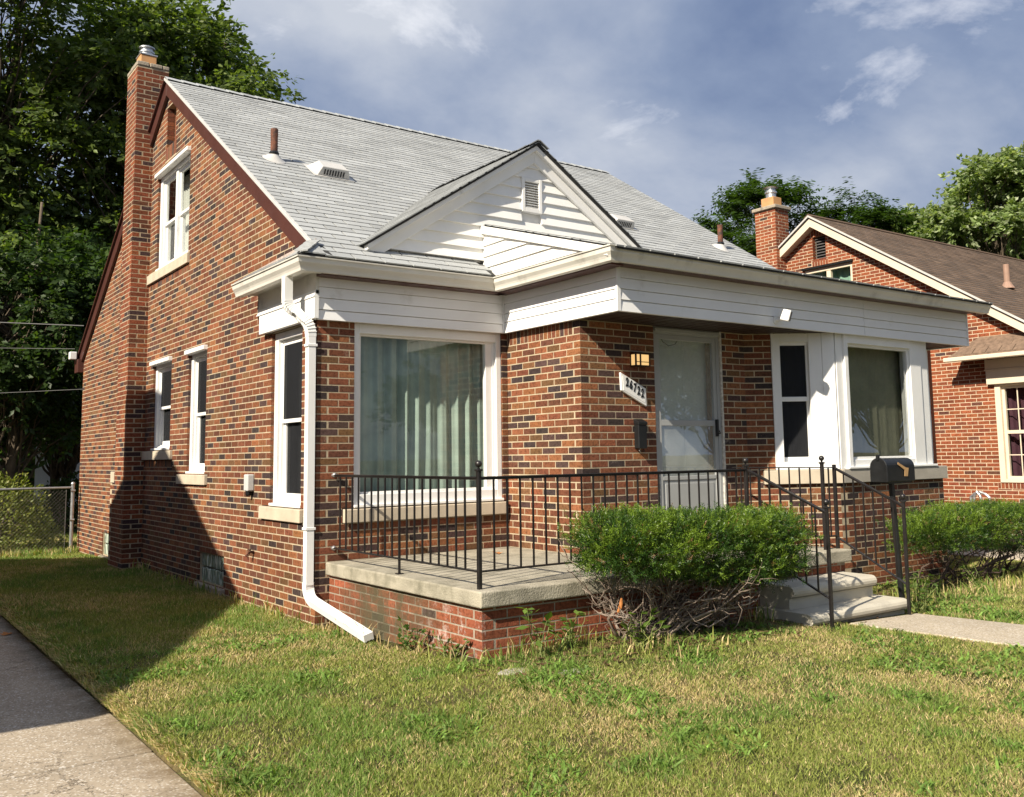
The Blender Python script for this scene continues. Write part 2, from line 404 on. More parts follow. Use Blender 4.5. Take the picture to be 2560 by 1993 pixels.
# ---------------------------------------------------------------- ground
def vnoise(x, y, scale, seed=0):
    x = np.asarray(x, float)*scale+seed*17.31; y = np.asarray(y, float)*scale+seed*9.17
    xi = np.floor(x).astype(np.int64); yi = np.floor(y).astype(np.int64); fx = x-xi; fy = y-yi
    fx = fx*fx*(3-2*fx); fy = fy*fy*(3-2*fy)
    def h(a, b):
        n = (a*374761393+b*668265263+seed*144665) & 0x7fffffff
        n = ((n ^ (n >> 13))*1274126177) & 0x7fffffff
        return ((n ^ (n >> 16)) & 0xffff)/65535.0
    return (h(xi, yi)*(1-fx)+h(xi+1, yi)*fx)*(1-fy)+(h(xi, yi+1)*(1-fx)+h(xi+1, yi+1)*fx)*fy
def fbm(x, y, scale, seed=0, oct=4):
    s = 0; a = 0.5; t = 0
    for i in range(oct): s = s+a*vnoise(x, y, scale*2**i, seed+i*3); t += a; a *= 0.55
    return s/t
def sstep(a, b, x):
    t = np.clip((np.asarray(x, float)-a)/(b-a), 0, 1); return t*t*(3-2*t)
def g_h(x, y):
    x = np.asarray(x, float); y = np.asarray(y, float)
    h = 0.05+0.125*np.exp(-((x-1.2)/2.3)**2)*np.exp(-((y+2.9)/1.25)**2)*sstep(-2.2, 0.2, x)
    h = h-0.09*sstep(7.0, 10.5, y)*sstep(20, 14, y)
    h = h-0.05*sstep(-4.5, -9.5, y)
    h = h+0.016*(fbm(x, y, 1.3, 5)-0.5)
    drive = sstep(-2.06, -2.14, x)*sstep(-5.36, -5.30, x)
    h = h*(1-drive)-0.10*drive
    road = sstep(-13.9, -14.1, y)*sstep(-23.1, -22.9, y)
    return h*(1-road)-0.16*road
def gh(x, y): return float(g_h(x, y))
def axis(lo, hi, far_lo, far_hi, step, extra=()):
    a = list(np.arange(lo, hi+1e-6, step))
    s = step; v = lo
    while v > far_lo: s *= 1.35; v -= s; a.append(v)
    s = step; v = hi
    while v < far_hi: s *= 1.35; v += s; a.append(v)
    return np.array(sorted(set([round(float(q), 4) for q in a]+list(extra))))
gx = axis(-8, 10, -420, 420, 0.16, (-2.14, -2.10, -2.06, -5.36, -5.30))
gy = axis(-7, 14, -420, 420, 0.16, (-13.9, -14.1, -22.9, -23.1))
XX, YY = np.meshgrid(gx, gy); ZZ = g_h(XX, YY)
nx, ny = len(gx), len(gy)
vv = np.stack([XX.ravel(), YY.ravel(), ZZ.ravel()], 1)
ii = (np.arange(ny-1)[:, None]*nx+np.arange(nx-1)[None, :]).ravel()
ff = np.stack([ii, ii+1, ii+nx+1, ii+nx], 1).ravel()
def lawn_mat():
    m, nt, b, out = new_mat('lawn_soil')
    c = n_mix(nt, (0.055, 0.065, 0.022), (0.16, 0.125, 0.06), n_ramp(nt, n_noise(nt, 1.1, 6, 0.6), ((0.40, 0.0), (0.62, 1.0))))
    c = n_mix(nt, c, (0.04, 0.032, 0.018), n_ramp(nt, n_noise(nt, 38, 4, 0.7), ((0.45, 0.0), (0.7, 0.8))))
    nt.links.new(c, b.inputs['Base Color']); b.inputs['Roughness'].default_value = 0.97; b.inputs['Specular IOR Level'].default_value = 0.1
    n_bump(nt, b, n_noise(nt, 55, 5), 1.0, 0.02)
    return m
ground = np_mesh('ground', vv, ff, np.full(len(ii), 4), lawn_mat(), smooth=True)
tag(ground, kind='structure')
# driveway: cast slabs with joints
def agg_mat(name, base):
    m, nt, b, out = new_mat(name)
    c = n_mix(nt, tuple(x*0.86 for x in base), tuple(x*1.1 for x in base), n_ramp(nt, n_noise(nt, 2.0, 7, 0.65), ((0.32, 0.0), (0.68, 1.0))))
    v = nt.nodes.new('ShaderNodeTexVoronoi'); v.inputs['Scale'].default_value = 105
    g = nt.nodes.new('ShaderNodeNewGeometry'); nt.links.new(g.outputs['Position'], v.inputs['Vector'])
    sp = nt.nodes.new('ShaderNodeSeparateColor'); nt.links.new(v.outputs['Color'], sp.inputs[0])
    c = n_mix(nt, c, tuple(x*0.55 for x in base), n_ramp(nt, sp.outputs[0], ((0.78, 0.0), (0.92, 0.8))))
    c = n_mix(nt, c, (0.68, 0.64, 0.58), n_ramp(nt, sp.outputs[1], ((0.84, 0.0), (0.95, 0.7))))
    c = n_mix(nt, c, (0.20, 0.16, 0.11), n_ramp(nt, n_noise(nt, 4.5, 8, 0.7), ((0.60, 0.0), (0.82, 0.55))))
    ck = n_math(nt, 'ABSOLUTE', n_math(nt, 'SUBTRACT', n_noise(nt, 0.62, 9, 0.62), 0.47))
    ck = n_math(nt, 'MULTIPLY', n_map(nt, ck, 0.0012, 0.0032, 1.0, 0.0), n_ramp(nt, n_noise(nt, 0.5, 2), ((0.45, 0.0), (0.55, 1.0))))
    c = n_mix(nt, c, (0.07, 0.055, 0.04), n_math(nt, 'MULTIPLY', ck, 0.85))
    nt.links.new(c, b.inputs['Base Color']); b.inputs['Roughness'].default_value = 0.93; b.inputs['Specular IOR Level'].default_value = 0.2
    n_bump(nt, b, n_noise(nt, 140, 5, 0.7), 0.7, 0.004)
    return m
mat_drive = agg_mat('exposed_aggregate_concrete', (0.37, 0.31, 0.235))
def edge_stain():
    nt = mat_drive.node_tree; b = [n for n in nt.nodes if n.type == 'BSDF_PRINCIPLED'][0]; src = b.inputs['Base Color'].links[0].from_socket
    g = nt.nodes.new('ShaderNodeNewGeometry'); sp = nt.nodes.new('ShaderNodeSeparateXYZ'); nt.links.new(g.outputs['Position'], sp.inputs[0])
    e = n_map(nt, sp.outputs[0], -2.42, -2.12); nz_ = n_ramp(nt, n_noise(nt, 5.5, 8, 0.7), ((0.35, 0.0), (0.62, 1.0)))
    c = n_mix(nt, src, (0.15, 0.105, 0.06), n_math(nt, 'MULTIPLY', n_math(nt, 'MULTIPLY', e, nz_), 0.8)); nt.links.new(c, b.inputs['Base Color'])
edge_stain()
drive = empty('driveway', (-3.7, 0, 0), kind='structure')
for k in range(-6, 11):
    y0 = -0.68+2.09*k; m = MB(); dz = rng.uniform(-0.003, 0.003)
    m.wbox(-5.32, -2.10, y0+0.006, y0+2.084, -0.13, dz)
    m.build('concrete_slab', mat_drive, drive, bevel=0.008, seg=2)
# front walk, slab by slab, down to the pavement
mat_walk = agg_mat('walk_concrete', (0.44, 0.375, 0.285))
walk = empty('front_walk', (3.8, -3.2, 0.05), kind='structure')
d = Vector((0.25, -1.0, 0)).normalized(); yy = 0.0
for k in range(7):
    L = 1.22 if k else 1.35
    a0 = Vector((3.36, -3.24, 0))+d*(yy+0.006); a1 = Vector((3.36, -3.24, 0))+d*(yy+L-0.006)
    P = [a0, a0+Vector((0.98, 0, 0)), a1+Vector((0.98, 0, 0)), a1]
    top = [Vector((p.x, p.y, gh(p.x, p.y)+0.012)) for p in P]
    m = MB(); m.prism([t-Vector((0, 0, 0.10)) for t in top], (0, 0, 0.10))
    m.v = [tuple(t-Vector((0, 0, 0.10))) for t in top]+[tuple(t) for t in top]
    m.build('concrete_slab', mat_walk, walk, bevel=0.008, seg=2)
    yy += L
pav = empty('pavement', (0, -11.8, 0), kind='structure')
for k in range(-16, 18):
    m = MB(); x0 = k*1.52
    m.wbox(x0+0.006, x0+1.514, -12.5, -11.0, -0.06, gh(x0, -11.8)+0.015+rng.uniform(-0.004, 0.004))
    m.build('concrete_slab', mat_walk, pav)
m = MB(); m.wbox(-420, 420, -22.9, -14.1, -0.3, -0.12)
road = m.build('road', M('asphalt', (0.055, 0.055, 0.057), 0.9, 0.2, 3, 0.6, 60, 0.006)); tag(road, kind='structure')
m = MB(); m.wbox(-420, 420, -14.1, -13.95, -0.3, 0.01); m.wbox(-420, 420, -23.05, -22.9, -0.3, 0.01)
kerb = m.build('kerb', mat_walk); tag(kerb, kind='structure')
# ---------------------------------------------------------------- brickwork engine
CC = 0.0677          # one course
BL = 0.2134          # stretcher plus joint
BRICKS = []          # every brick: dict
PAL_MAIN = (((0.240, 0.088, 0.042), 24), ((0.190, 0.068, 0.036), 23), ((0.275, 0.112, 0.048), 11), ((0.138, 0.056, 0.033), 15), ((0.180, 0.090, 0.042), 9), ((0.085, 0.050, 0.044), 10), ((0.052, 0.037, 0.036), 8))
PAL_PORCH = (((0.330, 0.105, 0.052), 40), ((0.285, 0.092, 0.048), 35), ((0.24, 0.085, 0.045), 20), ((0.10, 0.065, 0.058), 5))
PAL_NBR = (((0.300, 0.088, 0.037), 45), ((0.260, 0.075, 0.034), 32), ((0.220, 0.066, 0.034), 17), ((0.15, 0.06, 0.04), 5), ((0.08, 0.05, 0.05), 1))
def pick(pal):
    t = rng.random()*sum(w for _, w in pal)
    for c, w in pal:
        t -= w
        if t <= 0: break
    k = rng.uniform(0.84, 1.16); return tuple(np.clip(np.array(c)*k*rng.uniform(0.95, 1.05, 3), 0, 1))
def clip_poly(poly, hp):
    for a, b, c in hp:
        out = []
        for i in range(len(poly)):
            p, q = poly[i], poly[(i+1) % len(poly)]
            dp, dq = a*p[0]+b*p[1]-c, a*q[0]+b*q[1]-c
            if dp <= 0: out.append(p)
            if (dp < 0 < dq) or (dq < 0 < dp):
                t = dp/(dp-dq); out.append((p[0]+(q[0]-p[0])*t, p[1]+(q[1]-p[1])*t))
        poly = out
        if len(poly) < 3: return []
    return poly
def subtract(segs, a, b):
    out = []
    for s, e, l, r in segs:
        if b <= s or a >= e: out.append((s, e, l, r)); continue
        if a > s: out.append((s, a, l, True))
        if b < e: out.append((b, e, True, r))
    return out
def brick_wall(tree, parent, fr, length, z0, z1, openings=(), hp=(), own0=None, own1=None, pal=PAL_MAIN, soldiers=(), mortar=None, core=True, thick=0.14, name='wall', coarse=False, cc=CC, bl=BL, jit=0.0005, phase=0.0, shell=None):
    """lay one wall face brick by brick; returns the mortar bed object"""
    wall = None
    if core:
        us = sorted(set([0.0, length]+[v for o in openings for v in (o[0]-0.006, o[1]+0.006)]))
        zs = sorted(set([z0, z1]+[v for o in openings for v in (o[2]-0.006, o[3]+0.006)]))
        us = [u for u in us if -1e-6 <= u <= length+1e-6]; zs = [z for z in zs if z0-1e-6 <= z <= z1+1e-6]
        mb = MB()
        for i in range(len(us)-1):
            for j in range(len(zs)-1):
                cu, cz = (us[i]+us[i+1])/2, (zs[j]+zs[j+1])/2
                if any(o[0]-0.006 < cu < o[1]+0.006 and o[2]-0.006 < cz < o[3]+0.006 for o in openings): continue
                poly = clip_poly([(us[i], zs[j]), (us[i+1], zs[j]), (us[i+1], zs[j+1]), (us[i], zs[j+1])], hp)
                if poly:
                    b = len(mb.v); mb.v += [tuple(fr.p(u, z, -0.0016)) for u, z in poly]+[tuple(fr.p(u, z, -thick)) for u, z in poly]
                    n = len(poly); mb.f.append(tuple(range(b, b+n))); mb.f.append(tuple(range(b+n, b+2*n))[::-1])
        for o in openings:
            a, bb, c, dd = max(o[0]-0.006, 0), min(o[1]+0.006, length), max(o[2]-0.006, z0), min(o[3]+0.006, z1)
            Q = [(a, c), (bb, c), (bb, dd), (a, dd)]
            for i in range(4):
                p, q = Q[i], Q[(i+1) % 4]
                mb.add([fr.p(*p, -0.0016), fr.p(*q, -0.0016), fr.p(*q, -thick), fr.p(*p, -thick)], [(0, 1, 2, 3)])
        wall = mb.build(name, mortar or mat_mortar, parent)
    host = wall if wall is not None else parent
    if shell is not None: host = shell
    def put(u0, u1, a, b, dl, dr):
        if u1-u0 < 0.02 or b-a < 0.016: return
        rect = [(u0, a), (u1, a), (u1, b), (u0, b)]
        poly = rect
        if hp:
            inside = all(A*p[0]+B*p[1] <= C+1e-9 for A, B, C in hp for p in rect)
            if not inside:
                poly = clip_poly(rect, hp)
                if len(poly) < 3: return
        BRICKS.append(dict(tree=tree, host=host, fr=fr, r=(u0, u1, a, b), poly=None if poly is rect else poly, d=(dl, dr), j=abs(rng.normal(0, jit))-0.0001, tilt=rng.normal(0, 0.0015), col=pick(pal)))
    allo = list(openings)+[(s[0], s[1], s[2], s[3]) for s in soldiers]
    k0 = int(math.floor(z0/cc+1e-6)); k1 = int(math.ceil(z1/cc-1e-6))
    for k in range(k0, k1):
        a, b = max(k*cc+0.0052, z0), min((k+1)*cc-0.0052, z1); par = k % 2
        s = 0.0 if (own0 is None or par == own0) else 0.1118
        e = length if (own1 is None or par == own1) else length-0.1118
        segs = [(s, e, own0 is not None and par == own0, own1 is not None and par == own1)]
        extra = []
        for o in allo:
            if o[3] <= a+0.008 or o[2] >= b-0.008: continue
            segs = subtract(segs, o[0], o[1])
            if o[2] > a+0.012: extra.append((o[0], o[1], a, min(b, o[2]-0.002)))
            if o[3] < b-0.012: extra.append((o[0], o[1], max(a, o[3]+0.002), b))
        jobs = [(s_, e_, a, b, l, r) for s_, e_, l, r in segs]+[(x[0], x[1], x[2], x[3], False, False) for x in extra]
        for s_, e_, za, zb, l, r in jobs:
            off = phase+(0.0 if par == (own0 or 0) else bl/2)
            cuts = [off+i*bl for i in range(int((s_-off)/bl)-1, int((e_-off)/bl)+2)]
            cuts = [s_]+[c+rng.normal(0, 0.0012) for c in cuts if s_+0.05 < c < e_-0.05]+[e_]
            for i in range(len(cuts)-1):
                dl = 0.095 if (i == 0 and l) else 0.014; dr = 0.095 if (i == len(cuts)-2 and r) else 0.014
                put(cuts[i]+(0.0052 if (i > 0 or (s_ > 0.05 and not l)) else 0), cuts[i+1]-(0.0052 if (i < len(cuts)-2 or (e_ < length-0.05 and not r)) else 0), za, zb, dl, dr)
    for s_ in soldiers:
        u = s_[0]; st = s_[4] if len(s_) > 4 else cc
        while u < s_[1]-0.03:
            put(u+0.004, min(u+st, s_[1])-0.004, s_[2]+0.004, s_[3]-0.004, 0.014, 0.014); u += st
    return wall
def brick_geo(u0, u1, a, b, d, ch=0.0022):
    """local verts (u, outward, z) of a chamfered brick face block"""
    dl, dr = d
    F = [(u0+ch, 0, a+ch), (u1-ch, 0, a+ch), (u1-ch, 0, b-ch), (u0+ch, 0, b-ch)]
    E = [(u0, -ch, a), (u1, -ch, a), (u1, -ch, b), (u0, -ch, b)]
    B = [(u0, -dl, a), (u1, -dr, a), (u1, -dr, b), (u0, -dl, b)]
    fs = [(0, 1, 2, 3)]+[(i, 4+i, 4+(i+1) % 4, (i+1) % 4) for i in range(4)]+[(4+i, 8+i, 8+(i+1) % 4, 4+(i+1) % 4) for i in range(4)]
    return F+E+B, fs
_bcache = {}
def flush_bricks(mats, most=300, pname='brick', rest='brick'):
    """the bricks that show largest become objects of their own, the others one field per wall"""
    trees = {}
    for b in BRICKS: trees.setdefault(b['tree'], []).append(b)
    for tree, lst in trees.items():
        m1, mN = mats[tree]
        def size(b):
            if b['poly'] is not None: return 0
            u0, u1, a, c = b['r']; fr = b['fr']; ctr = fr.p((u0+u1)/2, (a+c)/2)
            if (CAM_LOC-ctr).dot(fr.n) <= 0: return 0
            x, y, z = px(ctr)
            if not (0 < x < PW and 0 < y < PH) or b.get('hid'): return 0
            q = [px(fr.p(u, zz)) for u, zz in ((u0, a), (u1, a), (u1, c), (u0, c))]
            return abs(sum(q[i][0]*q[(i+1) % 4][1]-q[(i+1) % 4][0]*q[i][1] for i in range(4)))/2
        for b in lst: b['s'] = size(b)
        lst.sort(key=lambda b: -b['s'])
        n1 = sum(1 for b in lst[:most] if b['s'] > 0)
        for b in lst[:n1]:
            u0, u1, a, c = b['r']; fr = b['fr']; L, H = u1-u0, c-a
            hand = fr.u.cross(Vector((0, 0, 1))).dot(fr.n) > 0
            d = b['d'] if hand else b['d'][::-1]
            key = (round(L, 3), round(H, 3), d, id(m1))
            me = _bcache.get(key)
            if me is None:
                V, F = brick_geo(-L/2, L/2, -H/2, H/2, d)
                me = bpy.data.meshes.new('brick')
                me.from_pydata([(v[0], -v[1], v[2]) for v in V], [], F); me.materials.append(m1)
                bm = bmesh.new(); bm.from_mesh(me); bmesh.ops.recalc_face_normals(bm, faces=bm.faces); bm.to_mesh(me); bm.free()
                # open back: make sure the outer face looks outward
                if me.polygons[0].normal.y > 0: me.flip_normals()
                _bcache[key] = me
            o = bpy.data.objects.new(pname, me); COL.objects.link(o)
            o.parent = b['host']
            ux = fr.u if hand else -fr.u
            R = Matrix((ux, -fr.n, Vector((0, 0, 1)))).transposed()
            ctr = fr.p((u0+u1)/2, (a+c)/2, b['j'])-base_of(b['host'])
            o.matrix_basis = Matrix.Translation(ctr) @ R.to_4x4() @ Matrix.Rotation(b['tilt'], 4, 'Z')
            o.color = (*b['col'], 1)
        fields = {}
        for b in lst[n1:]: fields.setdefault(b['host'].name, []).append(b)
        for hn, bs in fields.items():
            V = []; FF = []; CN = []; CL = []; base = 0
            for b in bs:
                fr = b['fr']
                if b['poly'] is None:
                    v, f = brick_geo(*b['r'], b['d'])
                else:
                    n = len(b['poly']); v = [(p[0], 0, p[1]) for p in b['poly']]+[(p[0], -0.012, p[1]) for p in b['poly']]
                    f = [tuple(range(n))]+[(i, n+i, n+(i+1) % n, (i+1) % n) for i in range(n)]
                flip = fr.u.cross(Vector((0, 0, 1))).dot(fr.n) < 0
                cu = (b['r'][0]+b['r'][1])/2
                for q in v: V.append(fr.p(q[0], q[2], q[1]+b['j']+b['tilt']*(q[0]-cu)))
                for q in f:
                    q = q[::-1] if flip else q
                    FF += [i+base for i in q]; CN.append(len(q)); CL.append(b['col'])
                base += len(v)
            o = np_mesh(rest, np.array([tuple(p) for p in V]), FF, CN, mN, bpy.data.objects[hn], np.array(CL))
            o['kind'] = 'stuff'
    BRICKS.clear()
# ---------------------------------------------------------------- shingles
SHING = []
mat_headlap = M('shingle_headlap', (0.10, 0.10, 0.10), 0.95, 0.15, 20)  # headlap coloured dark for the shade and dirt inside the tab slots
def shingle_plane(tree, host, o, ax, up, w, h, keep, expo=0.127, tab=0.305, pal=((0.37, 0.39, 0.40), 0.12), off=0.0, gap=0.018):
    """o: low corner on the deck, ax: along the eave, up: up the slope (unit), keep(p)->bool"""
    o, ax, up = Vector(o), Vector(ax).normalized(), Vector(up).normalized()
    nrm = ax.cross(up).normalized()
    if nrm.z < 0: nrm = -nrm
    rows = int(h/expo)+1
    for i in range(rows):
        s0 = i*expo
        if s0 > h-0.02: break
        s1 = min(s0+expo+0.03, h+0.01)
        u = -tab+off+(i % 2)*tab/2+rng.normal(0, 0.004)
        while u < w:
            a, b = max(u, 0)+gap/2, min(u+tab, w)-gap/2
            u += tab
            if b-a < 0.03: continue
            ctr = o+ax*((a+b)/2)+up*(s0+0.06)
            if not keep(ctr): continue
            k = 1+rng.normal(0, pal[1]); col = tuple(np.clip(np.array(pal[0])*k, 0.02, 0.9))
            dr = rng.normal(0, 0.0015)
            SHING.append(dict(tree=tree, host=host, o=o, ax=ax, up=up, n=nrm, a=a, b=b, s0=s0+dr, s1=s1, col=col, t=0.0085+abs(rng.normal(0, 0.0012)), c=ctr))
def flush_shingles(mats, most=300):
    trees = {}
    for s in SHING: trees.setdefault(s['tree'], []).append(s)
    cache = {}
    for tree, lst in trees.items():
        m1, mN = mats[tree]
        for s in lst:
            x, y, z = px(s['c']); vis = 0 < x < PW and 0 < y < PH and (CAM_LOC-s['c']).dot(s['n']) > 0
            s['s'] = (s['b']-s['a'])*0.127*(CAM_LOC-s['c']).normalized().dot(s['n'])/z/z if vis else 0
        lst.sort(key=lambda s: -s['s'])
        n1 = sum(1 for s in lst[:most] if s['s'] > 0)
        F = [(0, 1, 9, 8), (0, 4, 5, 1), (0, 8, 3, 6, 4), (1, 5, 7, 2, 9), (8, 9, 2, 3)]
        def geo(L, D, t):
            q = min(0.118, D*0.8); tq = t+(0.003-t)*q/D
            return [(-L/2, 0, t), (L/2, 0, t), (L/2, D, 0.003), (-L/2, D, 0.003), (-L/2, 0, -0.003), (L/2, 0, -0.003), (-L/2, D, -0.003), (L/2, D, -0.003), (-L/2, q, tq), (L/2, q, tq)]
        for s in lst[:n1]:
            L, D = s['b']-s['a'], s['s1']-s['s0']
            key = (round(L, 2), round(D, 2), id(m1)); me = cache.get(key)
            if me is None:
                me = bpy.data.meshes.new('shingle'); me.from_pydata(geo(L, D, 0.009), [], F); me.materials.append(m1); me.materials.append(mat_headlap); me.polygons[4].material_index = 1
                cache[key] = me
            o = bpy.data.objects.new('shingle', me); COL.objects.link(o); o.parent = s['host']
            y = s['up']; z = s['n']; x = y.cross(z)
            R = Matrix((x, y, z)).transposed()
            o.matrix_basis = Matrix.Translation(s['o']+s['ax']*((s['a']+s['b'])/2)+s['up']*s['s0']-base_of(s['host'])) @ R.to_4x4()
            o.color = (*s['col'], 1)
        fl = {}
        for s in lst[n1:]: fl.setdefault(s['host'].name, []).append(s)
        for hn, ss in fl.items():
            V = []; FF = []; CN = []; CL = []
            for s in ss:
                base = len(V); L, D = s['b']-s['a'], s['s1']-s['s0']
                y = s['up']; z = s['n']; x = y.cross(z); c = s['o']+s['ax']*((s['a']+s['b'])/2)+s['up']*s['s0']
                for q in geo(L, D, s['t']): V.append(tuple(c+x*q[0]+y*q[1]+z*q[2]))
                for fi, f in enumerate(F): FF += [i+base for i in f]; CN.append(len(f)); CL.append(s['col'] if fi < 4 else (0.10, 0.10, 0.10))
            o = np_mesh('shingle', np.array(V), FF, CN, mN, bpy.data.objects[hn], np.array(CL)); o['kind'] = 'stuff'
    SHING.clear()
# ---------------------------------------------------------------- windows
def frame_boxes(m, fr, u0, u1, z0, z1, w, n0, n1, wb=None, wt=None):
    wb = w if wb is None else wb; wt = w if wt is None else wt
    m.box(fr, u0, u0+w, z0, z1, n0, n1); m.box(fr, u1-w, u1, z0, z1, n0, n1)
    m.box(fr, u0+w, u1-w, z0, z0+wb, n0, n1-0.0005); m.box(fr, u0+w, u1-w, z1-wt, z1, n0, n1-0.0005)
def pane(parent, fr, u0, u1, z0, z1, n, mat=None):
    m = MB(); m.add([fr.p(u0, z0, n), fr.p(u1, z0, n), fr.p(u1, z1, n), fr.p(u0, z1, n)], [(0, 1, 2, 3)])
    return m.build('pane', mat or mat_glass, parent)
def blinds(parent, fr, u0, u1, z0, z1, n, mat, step=0.09, amp=0.018, name='curtain', folds=None):
    """hanging cloth with vertical folds"""
    nseg = int((u1-u0)/0.008); us = np.linspace(u0, u1, nseg)
    rg = np.random.default_rng(int(abs(u0*1000+z1*77+n*991)) % 99991)
    ph = np.cumsum(rg.uniform(0.6, 1.5, nseg))*0.008/step*2*math.pi*0.96
    zs = np.linspace(z0, z1, 14); V = []
    for j, z in enumerate(zs):
        k = j/13.0
        for i, u in enumerate(us):
            a = amp*(0.8+0.5*math.sin(u*7.1+1.3)+0.25*(1-k)*math.sin(u*3.3+z*1.4))
            V.append(fr.p(u+0.012*(1-k)*math.sin(u*9+0.8), z, n-0.02+a*math.sin(ph[i]+0.35*(1-k)*math.sin(u*5))+0.3*a*math.sin(2.3*ph[i]+1)))
    F = [(j*nseg+i, j*nseg+i+1, (j+1)*nseg+i+1, (j+1)*nseg+i) for j in range(13) for i in range(nseg-1)]
    m = MB(); m.add(V, F); return m.build(name, mat, parent, smooth=True)
def mesh_mat(name, col, cover):
    m = bpy.data.materials.new(name); m.use_nodes = True; nt = m.node_tree; nt.nodes.clear()
    out = nt.nodes.new('ShaderNodeOutputMaterial'); mx = nt.nodes.new('ShaderNodeMixShader'); tr = nt.nodes.new('ShaderNodeBsdfTransparent'); df = nt.nodes.new('ShaderNodeBsdfDiffuse')
    df.inputs[0].default_value = (*col, 1); nt.links.new(n_ramp(nt, n_noise(nt, 900, 2), ((0.2, cover-0.15), (0.8, cover+0.15))), mx.inputs[0])
    nt.links.new(tr.outputs[0], mx.inputs[1]); nt.links.new(df.outputs[0], mx.inputs[2]); nt.links.new(mx.outputs[0], out.inputs[0]); return m
mat_mesh = mesh_mat('screen_mesh', (0.022, 0.023, 0.026), 0.80)
mat_curt = M('teal_curtain_cloth', (0.275, 0.345, 0.305), 0.85, 0.18, 4, 0.3, 300, 0.001)
mat_blind = M('grey_blind_fabric', (0.15, 0.15, 0.145), 0.85, 0.12, 3)
mat_blindw = M('pale_blind_fabric', (0.46, 0.46, 0.43), 0.85, 0.1, 3)
def hung_window(house, fr, u0, u1, z0, z1, cap=True, double=False, n_in=-0.035, blind=None, screen=True, deep=0.13):
    """white replacement window with casing, two sashes, nosing; returns the part"""
    m = MB(); cw = 0.085
    frame_boxes(m, fr, u0, u1, z0, z1, cw, -deep, n_in, 0.05, 0.075)
    m.box(fr, u0+0.001, u1-0.001, z0, z0+0.028, n_in-0.01, 0.012)
    win = m.build('window', mat_white, house, bevel=0.004)
    m = MB()
    frame_boxes(m, fr, u0+cw, u1-cw, z0+0.05, z1-0.075, 0.02, -deep+0.003, n_in-0.035)
    m.build('frame', mat_white, win, bevel=0.003)
    cols = [(u0+cw+0.02, u1-cw-0.02)]
    if double:
        c = (u0+u1)/2
        m = MB(); m.box(fr, c-0.045, c+0.045, z0+0.05, z1-0.075, -deep+0.001, n_in-0.012); m.build('mullion', mat_white, win, bevel=0.003)
        cols = [(u0+cw+0.02, c-0.045), (c+0.045, u1-cw-0.02)]
    a, b = z0+0.07, z1-0.095; mid = a+(b-a)*0.49
    for ua, ub in cols:
        m = MB(); frame_boxes(m, fr, ua, ub, mid-0.02, b, 0.036, -deep+0.020, n_in-0.045, 0.042); up = m.build('sash', mat_white, win, bevel=0.003)
        pane(win, fr, ua+0.035, ub-0.035, mid+0.02, b-0.035, -deep+0.045)
        m = MB(); frame_boxes(m, fr, ua, ub, a, mid+0.025, 0.036, -deep-0.025, n_in-0.072, 0.055); lo = m.build('sash', mat_white, win, bevel=0.003)
        pane(win, fr, ua+0.035, ub-0.035, a+0.053, mid-0.018, -deep-0.002)
    if screen:
        for ua, ub in cols:
            for q0, q1, nn in ((mid+0.02, b-0.035, -deep+0.050), (a+0.053, mid-0.018, -deep+0.004)): pane(win, fr, ua+0.035, ub-0.035, q0, q1, nn, mat_mesh).name = 'mesh_screen'
    if blind is not None:
        blinds(win, fr, u0+0.03, u1-0.03, z0+0.05, z1-0.05, -deep-0.12, blind, step=0.075, amp=0.014)
    if cap:
        m = MB(); m.box(fr, u0-0.015, u1+0.02, z1-0.03, z1+0.028, -0.03, 0.055); m.build('drip_cap', mat_white, win, bevel=0.006)
    return win
def stone_sill(house, fr, u0, u1, zt, h=0.135, n1=0.035, name='sill'):
    m = MB(); P = [fr.p(u0, zt-h, -0.12), fr.p(u0, zt-h, n1), fr.p(u0, zt-0.012, n1), fr.p(u0, zt, -0.12)]
    m.prism(P, fr.u*(u1-u0)); return m.build(name, mat_stone, house, bevel=0.006, seg=2)
def glass_block(house, fr, u0, u1, z0, z1, nu, nz):
    m = MB(); frame_boxes(m, fr, u0, u1, z0, z1, 0.012, -0.12, -0.018)
    w = m.build('basement_window', mat_mortar, house)
    m = MB(); m.box(fr, u0, u1, z0, z1, -0.14, -0.10); m.build('mortar_bed', M('block_mortar', (0.52, 0.50, 0.44), 0.9, 0.1), w)
    du, dz = (u1-u0)/nu, (z1-z0)/nz
    mg = bpy.data.materials.get('wavy_glass_block')
    if mg is None:
        mg, nt, b, out = new_mat('wavy_glass_block')
        wv = nt.nodes.new('ShaderNodeTexWave'); wv.inputs['Scale'].default_value = 9; wv.inputs['Distortion'].default_value = 9; wv.inputs['Detail'].default_value = 2; wv.inputs['Detail Scale'].default_value = 1.2
        mp = nt.nodes.new('ShaderNodeMapping'); mp.inputs['Scale'].default_value = (1, 1, 0.35)
        gg = nt.nodes.new('ShaderNodeNewGeometry'); nt.links.new(gg.outputs['Position'], mp.inputs[0]); nt.links.new(mp.outputs[0], wv.inputs['Vector'])
        nt.links.new(n_ramp(nt, wv.outputs['Fac'], ((0.2, (0.20, 0.26, 0.21)), (0.8, (0.62, 0.70, 0.60)))), b.inputs['Base Color'])
        b.inputs['Roughness'].default_value = 0.16; n_bump(nt, b, wv.outputs['Fac'], 0.8, 0.02)
    for i in range(nu):
        for j in range(nz):
            m = MB(); m.box(fr, u0+i*du+0.008, u0+(i+1)*du-0.008, z0+j*dz+0.008, z0+(j+1)*dz-0.008, -0.12, -0.035)
            m.build('glass_block', mg, w, bevel=0.012, seg=2, smooth=False)
    m = MB(); m.box(fr, u0-0.06, u1+0.02, z0-0.075, z0-0.002, -0.1, 0.05); m.build('sill', mat_capcrete, w, bevel=0.01)
    return w
